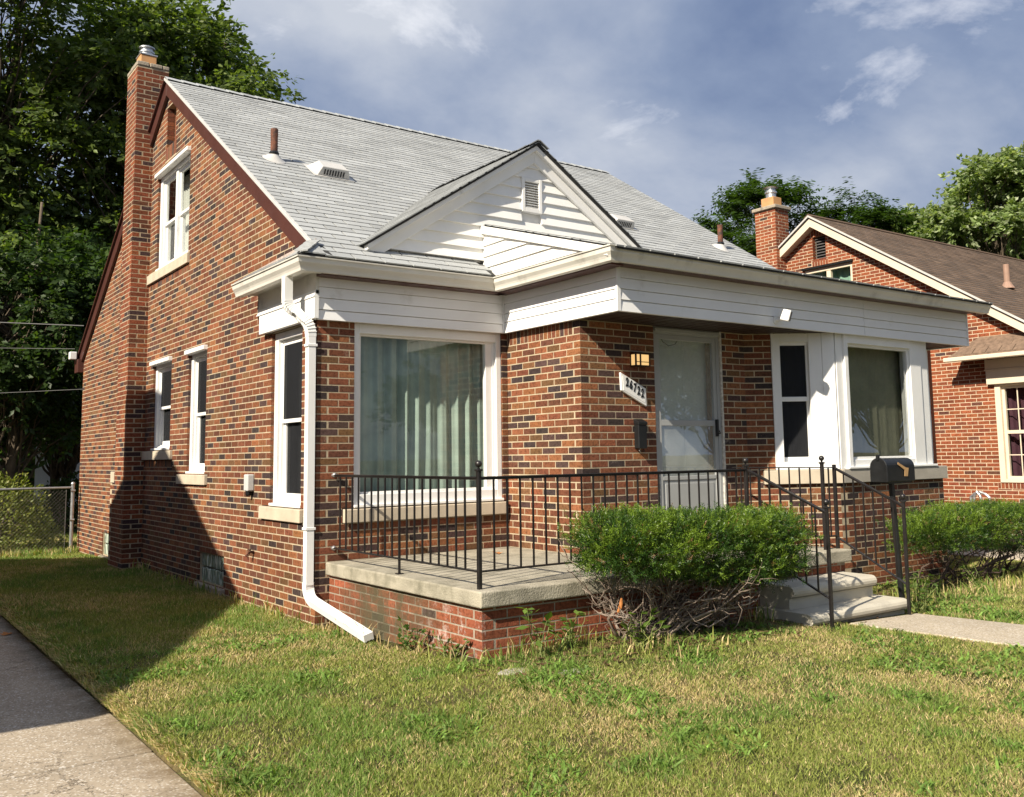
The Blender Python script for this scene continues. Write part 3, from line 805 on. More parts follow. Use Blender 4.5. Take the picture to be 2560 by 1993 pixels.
# ---------------------------------------------------------------- the brick house
house = empty('brick_house', (4.0, 4.5, 0.0), 'red brick house with grey shingle roof, white trimmed porch and bay window', 'house')
FS = Fr(0, 0, 0, 1, -1, 0)
FF = Fr(0, 0, 1, 0, 0, -1)
FB = Fr(2.14, -1.24, 0, 1, -1, 0)
FD = Fr(2.14, -1.24, 1, 0, 0, -1)
BX, BY = 5.30, -1.80
FA = Fr(4.46, -1.24, BX-4.46, BY+1.24, -0.5547, -0.8320)
LA = math.hypot(BX-4.46, BY+1.24)
FY = Fr(BX, BY, 1, 0, 0, -1)
LY = 2.02
Z3 = 3.10
SL = 0.64
RZ = 3.575           # main roof deck height at y = 0
RY = 5.285           # ridge
W3 = (0.36, 1.16, 1.088, 2.835)
W2 = (3.30, 4.04, 1.392, 2.915)
W1 = (4.81, 5.72, 1.703, 2.915)
WU = (4.19, 5.74, 4.245, 5.640)
GB1 = (2.53, 3.44, 0.128, 0.478); GB2 = (7.86, 8.55, 0.06, 0.43)
NI = (4.92, 5.36, 5.97, 6.55)
def sillo(w, h=0.135, e=0.10): return (w[0]-e, w[1]+e, w[2]-h, w[2])
S3, S2, S1, SU = (0.30, 1.38, 0.953, 1.088), (3.19, 4.36, 1.262, 1.392), (4.67, 6.10, 1.572, 1.703), (4.12, 6.10, 4.10, 4.245)
side = brick_wall('house', house, FS, 10.52, -0.12, 6.95, (W3, W2, W1, WU, S3, S2, S1, SU, GB1, GB2, NI),
    hp=((-SL, 1, RZ-0.10), (SL, 1, RZ-0.10+2*RY*SL)), own0=1,
    soldiers=((4.67, 6.10, S1[2]-CC*1.5, S1[2], 0.0677), (4.12, 6.10, SU[2]-CC*1.5, SU[2], 0.0677), (4.87, 5.42, NI[2]-0.20, NI[2], 0.0677)))
front = brick_wall('house', house, FF, 2.14, -0.12, Z3, ((0.375, 2.07, 1.088, 2.845), (0.265, 2.105, 0.953, 1.088)), own0=0)
blockl = brick_wall('house', house, FB, 1.24, 0.3, Z3, (), own0=1, soldiers=((0.115, 1.235, 40*CC, 43*CC, 0.0677),))
DO = (0.965, 1.935, 0.5, 2.865)
doorw = brick_wall('house', house, FD, 2.32, 0.3, Z3, (DO,), own0=0)
NA = (0.30, LA, 1.345, 3.1)
angl = brick_wall('house', house, FA, LA, -0.12, Z3, (NA, (0.16, LA, 1.19, 1.345)), own1=None)
bayf = brick_wall('house', house, FY, LY, -0.12, 1.30, ((0.0, LY, 1.19, 1.4),), own0=0, own1=0)
FRt = Fr(BX+LY, BY, 0, 1, 1, 0)
bayr = brick_wall('house', house, FRt, 0.56, -0.12, 1.30, ((0.0, 0.56, 1.19, 1.4),), own0=1)
# attic niche behind the gable brick
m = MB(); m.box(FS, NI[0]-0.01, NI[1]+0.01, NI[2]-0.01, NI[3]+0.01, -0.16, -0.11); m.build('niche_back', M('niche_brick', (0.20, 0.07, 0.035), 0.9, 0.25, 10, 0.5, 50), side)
# plain far sides and inner shell so that rooms are dark
m = MB()
m.wbox(8.0, 8.14, -1.24, 10.52, -0.1, 3.45); m.wbox(0.15, 8.0, 10.40, 10.52, -0.1, 3.45); m.wbox(7.35, 8.1, -1.26, -1.13, -0.1, 3.1)
m.build('wall', M('plain_brick', (0.24, 0.075, 0.035), 0.9, 0.2, 12, 0.5, 40), house)
m = MB(); m.prism([(8.0, -0.0, 3.4), (8.14, 0, 3.4), (8.14, RY, 6.8), (8.0, RY, 6.8)], (0, 0, 0.02))
m.v = []; m.f = []
m.prism([(8.02, 0.05, 3.3), (8.02, 10.5, 3.3), (8.02, RY, 6.82)], (0.1, 0, 0)); m.build('gable', M('plain_brick_gable', (0.24, 0.075, 0.035), 0.9, 0.2, 12, 0.5, 40), house)
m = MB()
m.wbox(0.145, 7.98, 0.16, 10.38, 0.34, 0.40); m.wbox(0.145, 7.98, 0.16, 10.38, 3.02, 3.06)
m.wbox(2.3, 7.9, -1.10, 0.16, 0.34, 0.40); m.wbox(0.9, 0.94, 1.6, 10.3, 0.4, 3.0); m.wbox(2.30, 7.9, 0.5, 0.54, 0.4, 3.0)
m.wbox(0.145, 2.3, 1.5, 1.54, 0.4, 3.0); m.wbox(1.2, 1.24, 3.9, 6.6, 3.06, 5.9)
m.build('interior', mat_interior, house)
# ---- side windows
hung_window(house, FS, *W3, cap=False, blind=mat_blind)
hung_window(house, FS, *W2, blind=mat_blind)
hung_window(house, FS, *W1, blind=mat_blind)
hung_window(house, FS, *WU, double=True, blind=mat_blindw, screen=False)
for s in (S3, S2, S1, SU): stone_sill(house, FS, s[0]+0.003, s[1]-0.003, s[3], s[3]-s[2])
m = MB(); m.box(FS, 6.45+1.30, 6.45+1.62, 1.25, 1.40, -0.05, 0.012); m.build('stone_block', mat_stone, house, bevel=0.005)
glass_block(house, FS, *GB1, 4, 2)
glass_block(house, FS, *GB2, 3, 2)
# ---- picture window with teal curtains
PWu = (0.375, 2.07, 1.088, 2.845)
m = MB(); frame_boxes(m, FF, *PWu, 0.062, -0.13, -0.02, 0.12, 0.10)
m.box(FF, PWu[0]+0.001, PWu[1]-0.001, 1.089, 1.115, -0.04, 0.02)
pw = m.build('window', mat_white, house, bevel=0.004)
m = MB(); frame_boxes(m, FF, 0.437, 2.008, 1.208, 2.745, 0.030, -0.11, -0.055, 0.022, 0.02); m.build('frame', mat_white, pw, bevel=0.003)
m = MB(); m.box(FF, 1.90, 2.008, 1.21, 2.74, -0.115, -0.06); m.build('frame', mat_white, pw, bevel=0.003)
pane(pw, FF, 0.46, 1.905, 1.225, 2.73, -0.085)
blinds(pw, FF, 0.40, 1.97, 1.12, 2.80, -0.20, mat_curt, step=0.15, amp=0.026)
stone_sill(house, FF, 0.268, 2.102, 1.088, 0.135, 0.045)
# ---- front door behind a storm door
door = empty('door', Vector((2.14+1.45, -1.24, 0.62))-Vector(house.location)); door.parent = house
mat_dalum = M('grey_storm_aluminium', (0.34, 0.35, 0.35), 0.45, 0.08, 3, metal=0.0)
mat_inner = M('pale_green_door_paint', (0.68, 0.73, 0.69), 0.5, 0.06, 2)
mat_jamb = M('varnished_jamb', (0.30, 0.15, 0.05), 0.5, 0.25, 8)
m = MB(); frame_boxes(m, FD, 0.967, 1.933, 0.62, 2.863, 0.045, -0.12, -0.015, 0.001, 0.09); m.box(FD, 0.98, 1.92, 2.80, 2.83, -0.02, 0.012)
m.build('door_frame', mat_dalum, door, bevel=0.004)
m = MB(); m.box(FD, 1.83, 1.86, 0.62, 2.77, -0.118, -0.06); m.build('jamb', mat_jamb, door)
m = MB(); m.box(FD, 1.012, 1.062, 0.63, 2.772, -0.055, -0.022); m.box(FD, 1.838, 1.888, 0.63, 2.772, -0.055, -0.022)
m.box(FD, 1.062, 1.838, 2.722, 2.772, -0.055, -0.0225); m.box(FD, 1.062, 1.838, 1.83, 1.89, -0.055, -0.0225); m.box(FD, 1.062, 1.838, 1.275, 1.315, -0.055, -0.0225)
st = m.build('storm_door', mat_dalum, door, bevel=0.003)
m = MB(); m.box(FD, 1.062, 1.838, 0.63, 1.275, -0.050, -0.032)
m.box(FD, 1.10, 1.80, 0.68, 1.24, -0.04, -0.027); m.build('kick_panel', mat_dalum, door, bevel=0.003)
pane(door, FD, 1.06, 1.84, 1.888, 2.724, -0.038, mat_dusty); pane(door, FD, 1.06, 1.84, 1.313, 1.832, -0.038, mat_dusty)
m = MB(); m.box(FD, 1.845, 1.868, 1.72, 1.90, -0.022, 0.012); m.tube([FD.p(1.856, 1.75, 0.01), FD.p(1.856, 1.75, 0.04), FD.p(1.835, 1.78, 0.045)], 0.007, 6); m.build('handle', mat_blackpaint, door, bevel=0.002)
m = MB(); m.box(FD, 1.02, 1.86, 0.62, 2.79, -0.185, -0.145); dn = m.build('inner_door', mat_inner, door)
m = MB()
for a, b in ((1.11, 1.43), (1.50, 1.78)):
    m.box(FD, a, b, 2.20, 2.66, -0.147, -0.139); m.box(FD, a, b, 1.42, 2.05, -0.147, -0.139)
m.build('door_panel', mat_inner, door, bevel=0.01)
m = MB(); m.ball(FD.p(1.79, 1.62, -0.10), 0.028); m.build('knob', M('brass', (0.55, 0.38, 0.10), 0.25, 0.1, metal=1.0), door, smooth=True)
m = MB(); m.tube([FD.p(1.10, 2.75, -0.05), FD.p(1.14, 2.70, -0.05), FD.p(1.22, 2.66, -0.05), FD.p(1.31, 2.68, -0.05), FD.p(1.36, 2.735, -0.05)], 0.005, 5); m.build('closer_chain', mat_blackpaint, door)
m = MB(); m.box(FD, 1.93, 1.958, 0.62, 2.865, -0.03, 0.006); m.build('caulk_strip', M('flaking_caulk', (0.5, 0.48, 0.44), 0.9, 0.3, 30, 1.0, 40, 0.01), door)
# ---- bay: angled window, corner post, front window
m = MB(); m.box(FA, 0.302, 0.40, 1.347, 2.98, -0.12, 0.012); m.box(FA, 0.72, 0.868, 1.347, 2.98, -0.12, 0.010)
m.box(FA, 0.40, 0.72, 2.755, 2.98, -0.12, 0.008); m.box(FA, 0.40, 0.72, 1.347, 1.435, -0.12, 0.006); m.box(FA, 0.31, 0.86, 1.346, 1.375, -0.12, 0.045)
nw = m.build('window', mat_white, house, bevel=0.004)
a, b = 1.435, 2.755; mid = 2.11
for (z0, z1, n0) in ((mid-0.012, b, -0.07), (a, mid+0.03, -0.098)):
    m = MB(); frame_boxes(m, FA, 0.375, 0.735, z0, z1, 0.036, n0, n0+0.03, 0.05, 0.036)
    m.build('sash', mat_white, nw, bevel=0.003); pane(nw, FA, 0.405, 0.705, z0+0.045, z1-0.03, n0+0.012); pane(nw, FA, 0.405, 0.705, z0+0.045, z1-0.03, n0+0.018, mat_mesh).name = 'mesh_screen'  # mesh panes added here to darken the sky reflection in the glass
blinds(nw, FA, 0.34, 0.76, 1.40, 2.85, -0.19, M('dark_drape', (0.05, 0.05, 0.052), 0.9, 0.1), step=0.13, amp=0.015)
m = MB(); m.box(FA, 0.868, LA, 1.346, 2.98, -0.12, 0.016); m.box(FY, 0.0155, 0.135, 1.346, 2.98, -0.12, 0.014); m.build('corner_post', mat_white, house, bevel=0.004)
m = MB(); m.box(FY, 0.135, 0.200, 1.347, 2.98, -0.12, 0.042); m.box(FY, 1.430, 1.65, 1.347, 2.98, -0.12, 0.024); m.box(FY, 1.65, 1.81, 1.347, 2.98, -0.12, 0.010)
m.box(FY, 0.200, 1.430, 2.745, 2.98, -0.12, 0.040); m.box(FY, 0.200, 1.430, 1.347, 1.445, -0.12, 0.022); m.box(FY, 0.10, 1.83, 1.3465, 1.372, -0.12, 0.062)
bw = m.build('window', mat_white, house, bevel=0.004)
m = MB(); frame_boxes(m, FY, 0.195, 1.435, 1.435, 2.755, 0.040, -0.06, 0.002); m.build('frame', mat_white, bw, bevel=0.003)
pane(bw, FY, 0.23, 1.40, 1.47, 2.72, -0.022, mat_glassF)
blinds(bw, FY, 0.15, 1.50, 1.38, 2.85, -0.16, M('olive_sheer', (0.27, 0.265, 0.19), 0.9, 0.1), step=0.2, amp=0.007)
m = MB(); m.wbox(BX+1.81, BX+1.83, BY+0.01, -1.2, 1.35, 2.98); m.wbox(7.05, 7.9, -1.34, -1.22, 1.3, 3.0); m.build('bay_side', mat_white, house)
m = MB(); m.prism([FA.p(0.163, 1.193, 0.05), FA.p(0.163, 1.193, -0.12), FY.p(0.05, 1.193, -0.13), FY.p(0.0, 1.193, 0.05)], (0, 0, 0.152)); m.build('sill', mat_stone, house, bevel=0.006)
m = MB(); m.prism([FY.p(0.008, 1.193, 0.05), FY.p(0.058, 1.193, -0.13), FY.p(LY+0.03, 1.193, -0.13), FY.p(LY+0.03, 1.193, 0.05)], (0, 0, 0.152)); m.build('sill', M('grey_limestone', (0.36, 0.33, 0.28), 0.88, 0.12, 5, 0.4, 100, 0.004), house, bevel=0.006)
# ---- fascia boards of white siding, porch side and front, and over the picture window
ZB, ZM1, ZM2, ZT = 2.838, 2.935, 3.045, 3.268
YG = -1.884; XB = 2.07; XR = 7.93
def boards(fr, u0, u1, zs, n=0.0, mat=None, lap=0.010):
    for i in range(len(zs)-1):
        a, b = zs[i], zs[i+1]-0.004
        m = MB(); P = [fr.p(u0, a, -0.03+n), fr.p(u0, a, lap+n), fr.p(u0, b, 0.0+n), fr.p(u0, b, -0.03+n)]
        m.prism(P, fr.u*(u1-u0)); m.build('fascia_board', mat or mat_alum, house, bevel=0.0015)
F1 = Fr(-0.03, -0.05, 1, 0, 0, -1)
boards(F1, 0.0, 2.09, (ZB, ZM1, ZM2, 3.15, ZT))
F2 = Fr(XB, YG, 0, 1, -1, 0)
boards(F2, 0.012, -0.05-YG-0.012, (ZB, ZM1+0.02, ZM2, 3.15, ZT))
F3 = Fr(XB, YG, 1, 0, 0, -1)
boards(F3, 0.012, 3.69, (ZB, 2.945, 3.047, 3.15, ZT)); boards(F3, 3.694, XR-XB, (ZB, 2.943, 3.040, 3.148, ZT))
F4 = Fr(XR, YG, 0, 1, 1, 0)
boards(F4, 0.012, 1.0, (ZB, 2.945, 3.047, 3.15, ZT))
for fr, u0, u1, n1 in ((F1, -0.012, 0.012, 0.0145), (F2, -0.012, 0.012, 0.0145), (F1, 2.078, 2.10, 0.0135), (F3, XR-XB-0.012, XR-XB+0.012, 0.0145)):
    m = MB(); m.box(fr, u0, u1, ZB, ZT, -0.03, n1); m.build('corner_trim', mat_alum, house, bevel=0.002)
F5 = Fr(-0.05, -0.075, 0, 1, -1, 0)
m = MB(); m.box(F5, 0.0, 1.50, 3.075, 3.285, -0.03, 0.004); m.build('fascia_board', mat_gutter, house, bevel=0.002)
m = MB(); m.prism([F5.p(0, 3.045, -0.03), F5.p(0, 3.045, 0.028), F5.p(0, 3.075, 0.010), F5.p(0, 3.11, 0.006), F5.p(0, 3.11, -0.03)], F5.u*1.50); m.build('crown_moulding', mat_white, house)
m = MB(); m.box(F5, 0.0, 1.43, 2.845, 3.045, -0.03, 0.018); m.build('fascia_board', mat_white, house, bevel=0.003)
# soffits
m = MB(); m.wbox(XB+0.004, XR-0.004, YG+0.006, -1.1, 2.848, 2.862)
for i in range(40): m.wbox(XB+0.03+i*0.146, XB+0.034+i*0.146, YG+0.04, -1.12, 2.8455, 2.8485)
m.build('soffit', mat_soffit, house)
m = MB(); m.wbox(-0.22, 2.0, -0.22, -0.05, 3.268, 3.280); m.wbox(-0.22, 0.0, -0.22, 1.52, 3.2805, 3.292); m.build('soffit', mat_gutter, house)
m = MB(); m.wbox(-0.05, 2.0, -0.20, -0.045, 3.235, 3.262); m.wbox(XB-0.16, XB-0.008, YG-0.10, -0.1, 3.235, 3.262); m.wbox(XB-0.1, XR, YG-0.15, YG-0.002, 3.245, 3.262); m.build('soffit_trim', mat_brownmetal, house)
# ---- gutters (K profile) mitred round the eaves
def gutter(pts, outs, name='gutter', mat=None):
    prof = ((0.0, 0.0), (0.07, 0.0), (0.078, 0.035), (0.105, 0.075), (0.112, 0.118), (0.122, 0.118), (0.124, 0.130), (0.106, 0.130), (0.100, 0.08), (0.07, 0.012), (0.0, 0.012))
    V = []; F = []; n = len(prof)
    for p, o in zip(pts, outs):
        p, o = Vector(p), Vector(o)
        V += [p+o*q[0]+Vector((0, 0, q[1])) for q in prof]
    for i in range(len(pts)-1): F += [(i*n+k, i*n+(k+1) % n, (i+1)*n+(k+1) % n, (i+1)*n+k) for k in range(n)]
    F += [tuple(range(n)), tuple(range((len(pts)-1)*n, len(pts)*n))[::-1]]
    m = MB(); m.add(V, F); return m.build(name, mat or mat_gutter, house)
GZ = 3.245
gutter([(-0.20, 1.50, GZ), (-0.20, -0.17, GZ), (XB-0.17, -0.17, GZ), (XB-0.17, YG-0.13, GZ), (8.12, YG-0.13, GZ)],
       [(-1, 0, 0), (-1, -1, 0), (-1, -1, 0), (-1, -1, 0), (0, -1, 0)])
# ---- downspout with ribbed elbows
def rect_sweep(mb, pts, w, dpt, side):
    rings = []
    for i, p in enumerate(pts):
        p = Vector(p); t = (Vector(pts[min(i+1, len(pts)-1)])-Vector(pts[max(i-1, 0)])).normalized()
        x = Vector(side); x = (x-t*x.dot(t)).normalized(); y = t.cross(x)
        rings.append([p+x*(sx*w/2)+y*(sy*dpt/2) for sx, sy in ((-1, -1), (-0.6, -1.0), (-0.5, -0.82), (-0.1, -0.82), (0, -1), (0.1, -0.82), (0.5, -0.82), (0.6, -1), (1, -1), (1, 1), (-1, 1))])
    n = len(rings[0]); V = [v for r in rings for v in r]
    mb.add(V, [(i*n+k, i*n+(k+1) % n, (i+1)*n+(k+1) % n, (i+1)*n+k) for i in range(len(pts)-1) for k in range(n)]+[tuple(range(n))[::-1], tuple(range((len(pts)-1)*n, len(pts)*n))])
def bend(a, b, c, n=8):
    a, b, c = Vector(a), Vector(b), Vector(c)
    return [a*(1-t)**2+b*2*t*(1-t)+c*t*t for t in [i/n for i in range(n+1)]]
m = MB()
dA, dB = Vector((-0.245, 0.14, 3.25)), Vector((-0.245, 0.14, 3.02))
dC, dD = Vector((-0.058, 0.020, 2.76)), Vector((-0.058, 0.020, 0.40))
pts = [dA, dB+Vector((0, 0, 0.05))]+bend(dB+Vector((0, 0, 0.03)), dB-Vector((0, 0, 0.07)), dB.lerp(dC, 0.40))[0:]+bend(dB.lerp(dC, 0.62), dC+Vector((0, 0, 0.05)), dC-Vector((0, 0, 0.08)))
rect_sweep(m, pts, 0.080, 0.078, (0, 1, 0)); ds = m.build('downspout', mat_white, house, bevel=0)
m = MB()
for seq in (bend(dB+Vector((0, 0, 0.02)), dB-Vector((0, 0, 0.07)), dB.lerp(dC, 0.40), 7), bend(dB.lerp(dC, 0.64), dC+Vector((0, 0, 0.05)), dC-Vector((0, 0, 0.07)), 7)):
    for i in range(1, 7):
        t = (seq[i+1]-seq[i-1]).normalized() if i < 7 else Vector((0, 0, -1))
        rect_sweep(m, [seq[i]-t*0.004, seq[i]+t*0.004], 0.088, 0.086, (0, 1, 0))
m.build('elbow_rib', mat_white, ds)
m = MB(); rect_sweep(m, [dC-Vector((0, 0, 0.06)), Vector((dD.x, dD.y, 0.42))], 0.078, 0.070, (0, 1, 0)); m.build('pipe', mat_white, ds)
e2 = Vector((-0.035, -1.16, gh(-0.03, -1.1)+0.055))
sl = Vector((-0.055, -0.05, 0.30)); dirr = (e2-Vector((-0.058, 0.0, 0.32))).normalized()
m = MB(); rect_sweep(m, [Vector((dD.x, dD.y, 0.44))]+bend((dD.x, dD.y, 0.42), (dD.x, dD.y, 0.29), Vector((-0.058, 0.0, 0.30))+dirr*0.16)+[e2], 0.084, 0.062, (1, 0.2, 0.3)); m.build('outlet_pipe', mat_white, ds)
m = MB()
for z in (2.60, 0.92): m.wbox(-0.104, -0.008, -0.025, 0.067, z-0.012, z+0.012)
m.build('strap', mat_white, ds, bevel=0.002)
# ---------------------------------------------------------------- roofs
X0R, X1R = -0.065, 8.12
def main_z(y): return RZ+SL*y if y <= RY else RZ+SL*(2*RY-y)
DS, DXc, DZ = 0.664, 2.50, 4.985
def dorm_z(x): return DZ-DS*abs(x-DXc)
PZ0, PSL, PY0 = 3.378, 0.296, -2.10
def porch_z(y): return PZ0+PSL*(y-PY0)
XP = 1.85
roof = empty('roof', (0, 0, 0)); roof.parent = house; roof.location = Vector((0, 0, 3.4))
def deck(quads, th=0.02, name='roof_deck'):
    m = MB()
    for q in quads: m.prism([Vector(p)-Vector((0, 0, th+0.004)) for p in q], (0, 0, th))
    return m.build(name, mat_under, roof)
yk = (RZ-(PZ0-PSL*PY0))/(PSL-SL)      # where the porch plane meets the main plane
deck([[(X0R, -0.27, main_z(-0.27)), (XP+0.05, -0.27, main_z(-0.27)), (XP+0.05, RY, main_z(RY)), (X0R, RY, main_z(RY))],
      [(XP+0.05, 0.02, main_z(0.02)), (X1R, 0.02, main_z(0.02)), (X1R, RY, main_z(RY)), (XP+0.05, RY, main_z(RY))],
      [(X0R, RY, main_z(RY)), (X1R, RY, main_z(RY)), (X1R, 10.85, main_z(10.85)), (X0R, 10.85, main_z(10.85))],
      [(XP, PY0-0.04, porch_z(PY0-0.04)), (X1R, PY0-0.04, porch_z(PY0-0.04)), (X1R, yk, porch_z(yk)), (XP, yk, porch_z(yk))]])
dm = MB()
vL = (RZ-DZ)/-SL
def valley_y(x): return (dorm_z(x)-RZ)/SL
XL = 0.44
m = MB()
m.prism([(DXc, -0.11, DZ-0.03), (XL, -0.11, dorm_z(XL)-0.03), (XL, valley_y(XL)+0.02, dorm_z(XL)-0.03), (DXc, valley_y(DXc)+0.05, DZ-0.03)], (0, 0, 0.02))
m.prism([(DXc, -0.11, DZ-0.03), (DXc, valley_y(DXc)+0.05, DZ-0.03), (4.0, valley_y(4.0)+0.3, dorm_z(4.0)-0.03), (4.0, -0.11, dorm_z(4.0)-0.03)], (0, 0, 0.02))
m.build('roof_deck', mat_under, roof)
PG = ((0.385, 0.40, 0.405), 0.075)
upm = Vector((0, 1, SL)).normalized()
def in_dormer(p): return p.y > 0.0 and p.z+0.02 < dorm_z(p.x)
def keep_main(p):
    if p.y > 0.0 and p.z+0.20 < dorm_z(p.x): return False
    if p.x > XP+0.02 and p.y < yk: return False
    return p.y < RY+0.02
shingle_plane('house', roof, (X0R, -0.285, main_z(-0.285)), (1, 0, 0), upm, X1R-X0R, (RY+0.285)*math.hypot(1, SL), keep_main, pal=PG)
upp = Vector((0, 1, PSL)).normalized()
shingle_plane('house', roof, (XP-0.02, PY0-0.05, porch_z(PY0-0.05)), (1, 0, 0), upp, X1R-XP+0.02, (yk-PY0+0.06)*math.hypot(1, PSL), lambda p: not in_dormer(p), pal=PG, off=0.1)
# dormer slopes: eaves run along y
upd = Vector((1, 0, DS)).normalized()
shingle_plane('house', roof, (XL-0.02, -0.14, dorm_z(XL-0.02)), (0, 1, 0), upd, 2.6, (DXc-XL+0.02)*math.hypot(1, DS), lambda p: p.z+0.01 > main_z(p.y), pal=((0.32, 0.335, 0.34), 0.08))
upd2 = Vector((-1, 0, DS)).normalized()
shingle_plane('house', roof, (4.02, -0.14, dorm_z(4.02)), (0, 1, 0), upd2, 2.6, (4.02-DXc)*math.hypot(1, DS), lambda p: p.z+0.01 > max(main_z(p.y), porch_z(p.y) if p.y > -0.01 else 0), pal=((0.32, 0.335, 0.34), 0.08))
# pent return on the left side with its hip
upr = Vector((0.27, 0, 0.175)).normalized()
shingle_plane('house', roof, (-0.285, 0.05, 3.395), (0, 1, 0), upr, 1.46, 0.32, lambda p: True, pal=PG, expo=0.115)
m = MB(); m.prism([(-0.29, -0.28, 3.372), (-0.29, 1.52, 3.372), (0.01, 1.52, 3.565), (0.01, 0.0, 3.565)], (0, 0, 0.015)); m.prism([(-0.29, -0.28, 3.374), (0.0, 0.0, 3.567), (0.02, -0.28, 3.392)], (0, 0, 0.015))
m.build('return_deck', mat_under, roof)
mat_hip = M('hip_shingle_grey', (0.30, 0.31, 0.31), 0.92, 0.2, 30, 0.5, 200)
A_, B2, C2, D2 = Vector((-0.292, -0.288, 3.402)), Vector((-0.055, -0.288, 3.402)), Vector((-0.055, -0.02, 3.578)), Vector((-0.292, 0.07, 3.402))
for P in ((A_, B2, C2), (A_, C2, D2)):
    m = MB(); m.prism([p for p in P], (0, 0, 0.012)); m.build('hip_shingle', mat_hip, roof)
for k in range(3):
    c = A_.lerp(C2, 0.02+k*0.33); e = A_.lerp(C2, min(1, 0.40+k*0.33)); sd = Vector((0.045, -0.045, 0))
    m = MB(); m.prism([c-sd+Vector((0, 0, 0.006)), e-sd+Vector((0, 0, 0.0)), e+sd, c+sd+Vector((0, 0, 0.006))], (0, 0, 0.013)); m.build('hip_cap', mat_hip, roof)
m = MB(); m.prism([(-0.012, 0.05, 3.555), (-0.012, 1.54, 3.545), (-0.012, 1.54, 3.585), (-0.012, 0.05, 3.625)], (0.012, 0, 0)); m.build('flashing', M('mortared_flashing', (0.42, 0.35, 0.31), 0.9, 0.3, 25, 0.8, 60, 0.008), roof)
# ridge caps
m1 = mat_sh1
def ridge_caps(a, b, s, col, back=None):
    a, b = Vector(a), Vector(b); L = (b-a).length; t = (b-a)/L; n = int(L/0.21); back = s if back is None else back
    x = t.cross(Vector((0, 0, 1))).normalized()
    me = bpy.data.meshes.new('ridge_cap')
    V = []
    for k, (d, lift) in enumerate(((0.0, 0.016), (0.225, 0.006))):
        for q in (-0.14, -0.02, 0.02, 0.14): V.append(t*d+x*q+Vector((0, 0, lift-(s if q < 0 else back)*max(0, abs(q)-0.02)*0.97+0.0)))
    V += [v-Vector((0, 0, 0.012)) for v in V[:4]]
    me.from_pydata([tuple(v) for v in V], [], [(0, 1, 5, 4), (1, 2, 6, 5), (2, 3, 7, 6), (0, 8, 9, 1), (1, 9, 10, 2), (2, 10, 11, 3)]); me.materials.append(m1)
    for i in range(n):
        o = bpy.data.objects.new('ridge_cap', me); COL.objects.link(o); o.parent = roof
        o.location = a+t*(i*L/n)-base_of(roof); k = rng.uniform(0.9, 1.1); o.color = (col[0]*k, col[1]*k, col[2]*k, 1)
ridge_caps((X0R-0.005, RY, main_z(RY)+0.006), (X1R, RY, main_z(RY)+0.006), SL, (0.40, 0.42, 0.43))
ridge_caps((DXc, -0.15, DZ+0.006), (DXc, valley_y(DXc)-0.1, DZ+0.006), DS, (0.27, 0.28, 0.285))
# rake boards of the left gable: brown metal under a pale drip edge
def rake(p0, p1, w, x0, x1, mat, name, dz=0.0):
    p0, p1 = Vector((0, *p0)), Vector((0, *p1))
    m = MB(); P = [Vector((x0, p0.y, p0.z+dz)), Vector((x0, p1.y, p1.z+dz)), Vector((x0, p1.y, p1.z+dz-w)), Vector((x0, p0.y, p0.z+dz-w))]
    m.prism(P, (x1-x0, 0, 0)); return m.build(name, mat, roof, bevel=0.003)
ap = (RY, main_z(RY)-0.012)
rake((-0.02, main_z(-0.02)-0.012), ap, 0.215, -0.048, -0.005, mat_brownmetal, 'rake_board', -0.02)
rake((RY+0.001, main_z(RY)-0.012), (10.75, main_z(10.75)-0.012), 0.215, -0.048, -0.005, mat_brownmetal, 'rake_board', -0.02)
rake((-0.06, main_z(-0.06)-0.01), (RY, main_z(RY)-0.01), 0.035, -0.085, -0.045, mat_flash, 'drip_edge', 0.012)
rake((RY+0.001, main_z(RY)-0.01), (10.8, main_z(10.8)-0.01), 0.035, -0.085, -0.045, mat_brownmetal, 'drip_edge', 0.012)
m = MB(); m.wbox(-0.10, 0.25, 10.50, 10.78, main_z(10.72)-0.30, main_z(10.72)-0.06); m.build('eave_box', mat_brownmetal, roof, bevel=0.004)
m = MB(); m.wbox(-0.22, -0.10, 10.60, 10.72, 3.42, 3.56); m.build('camera_box', mat_white, roof, bevel=0.01)
# right rake trim and rear gutter stay simple
m = MB(); m.prism([(X1R-0.03, PY0, porch_z(PY0)-0.02), (X1R-0.03, yk, porch_z(yk)-0.02), (X1R-0.03, RY, main_z(RY)-0.02), (X1R-0.03, RY, main_z(RY)-0.2), (X1R-0.03, yk, porch_z(yk)-0.2), (X1R-0.03, PY0, porch_z(PY0)-0.1)], (0.03, 0, 0)); m.build('rake_board', mat_alum, roof)
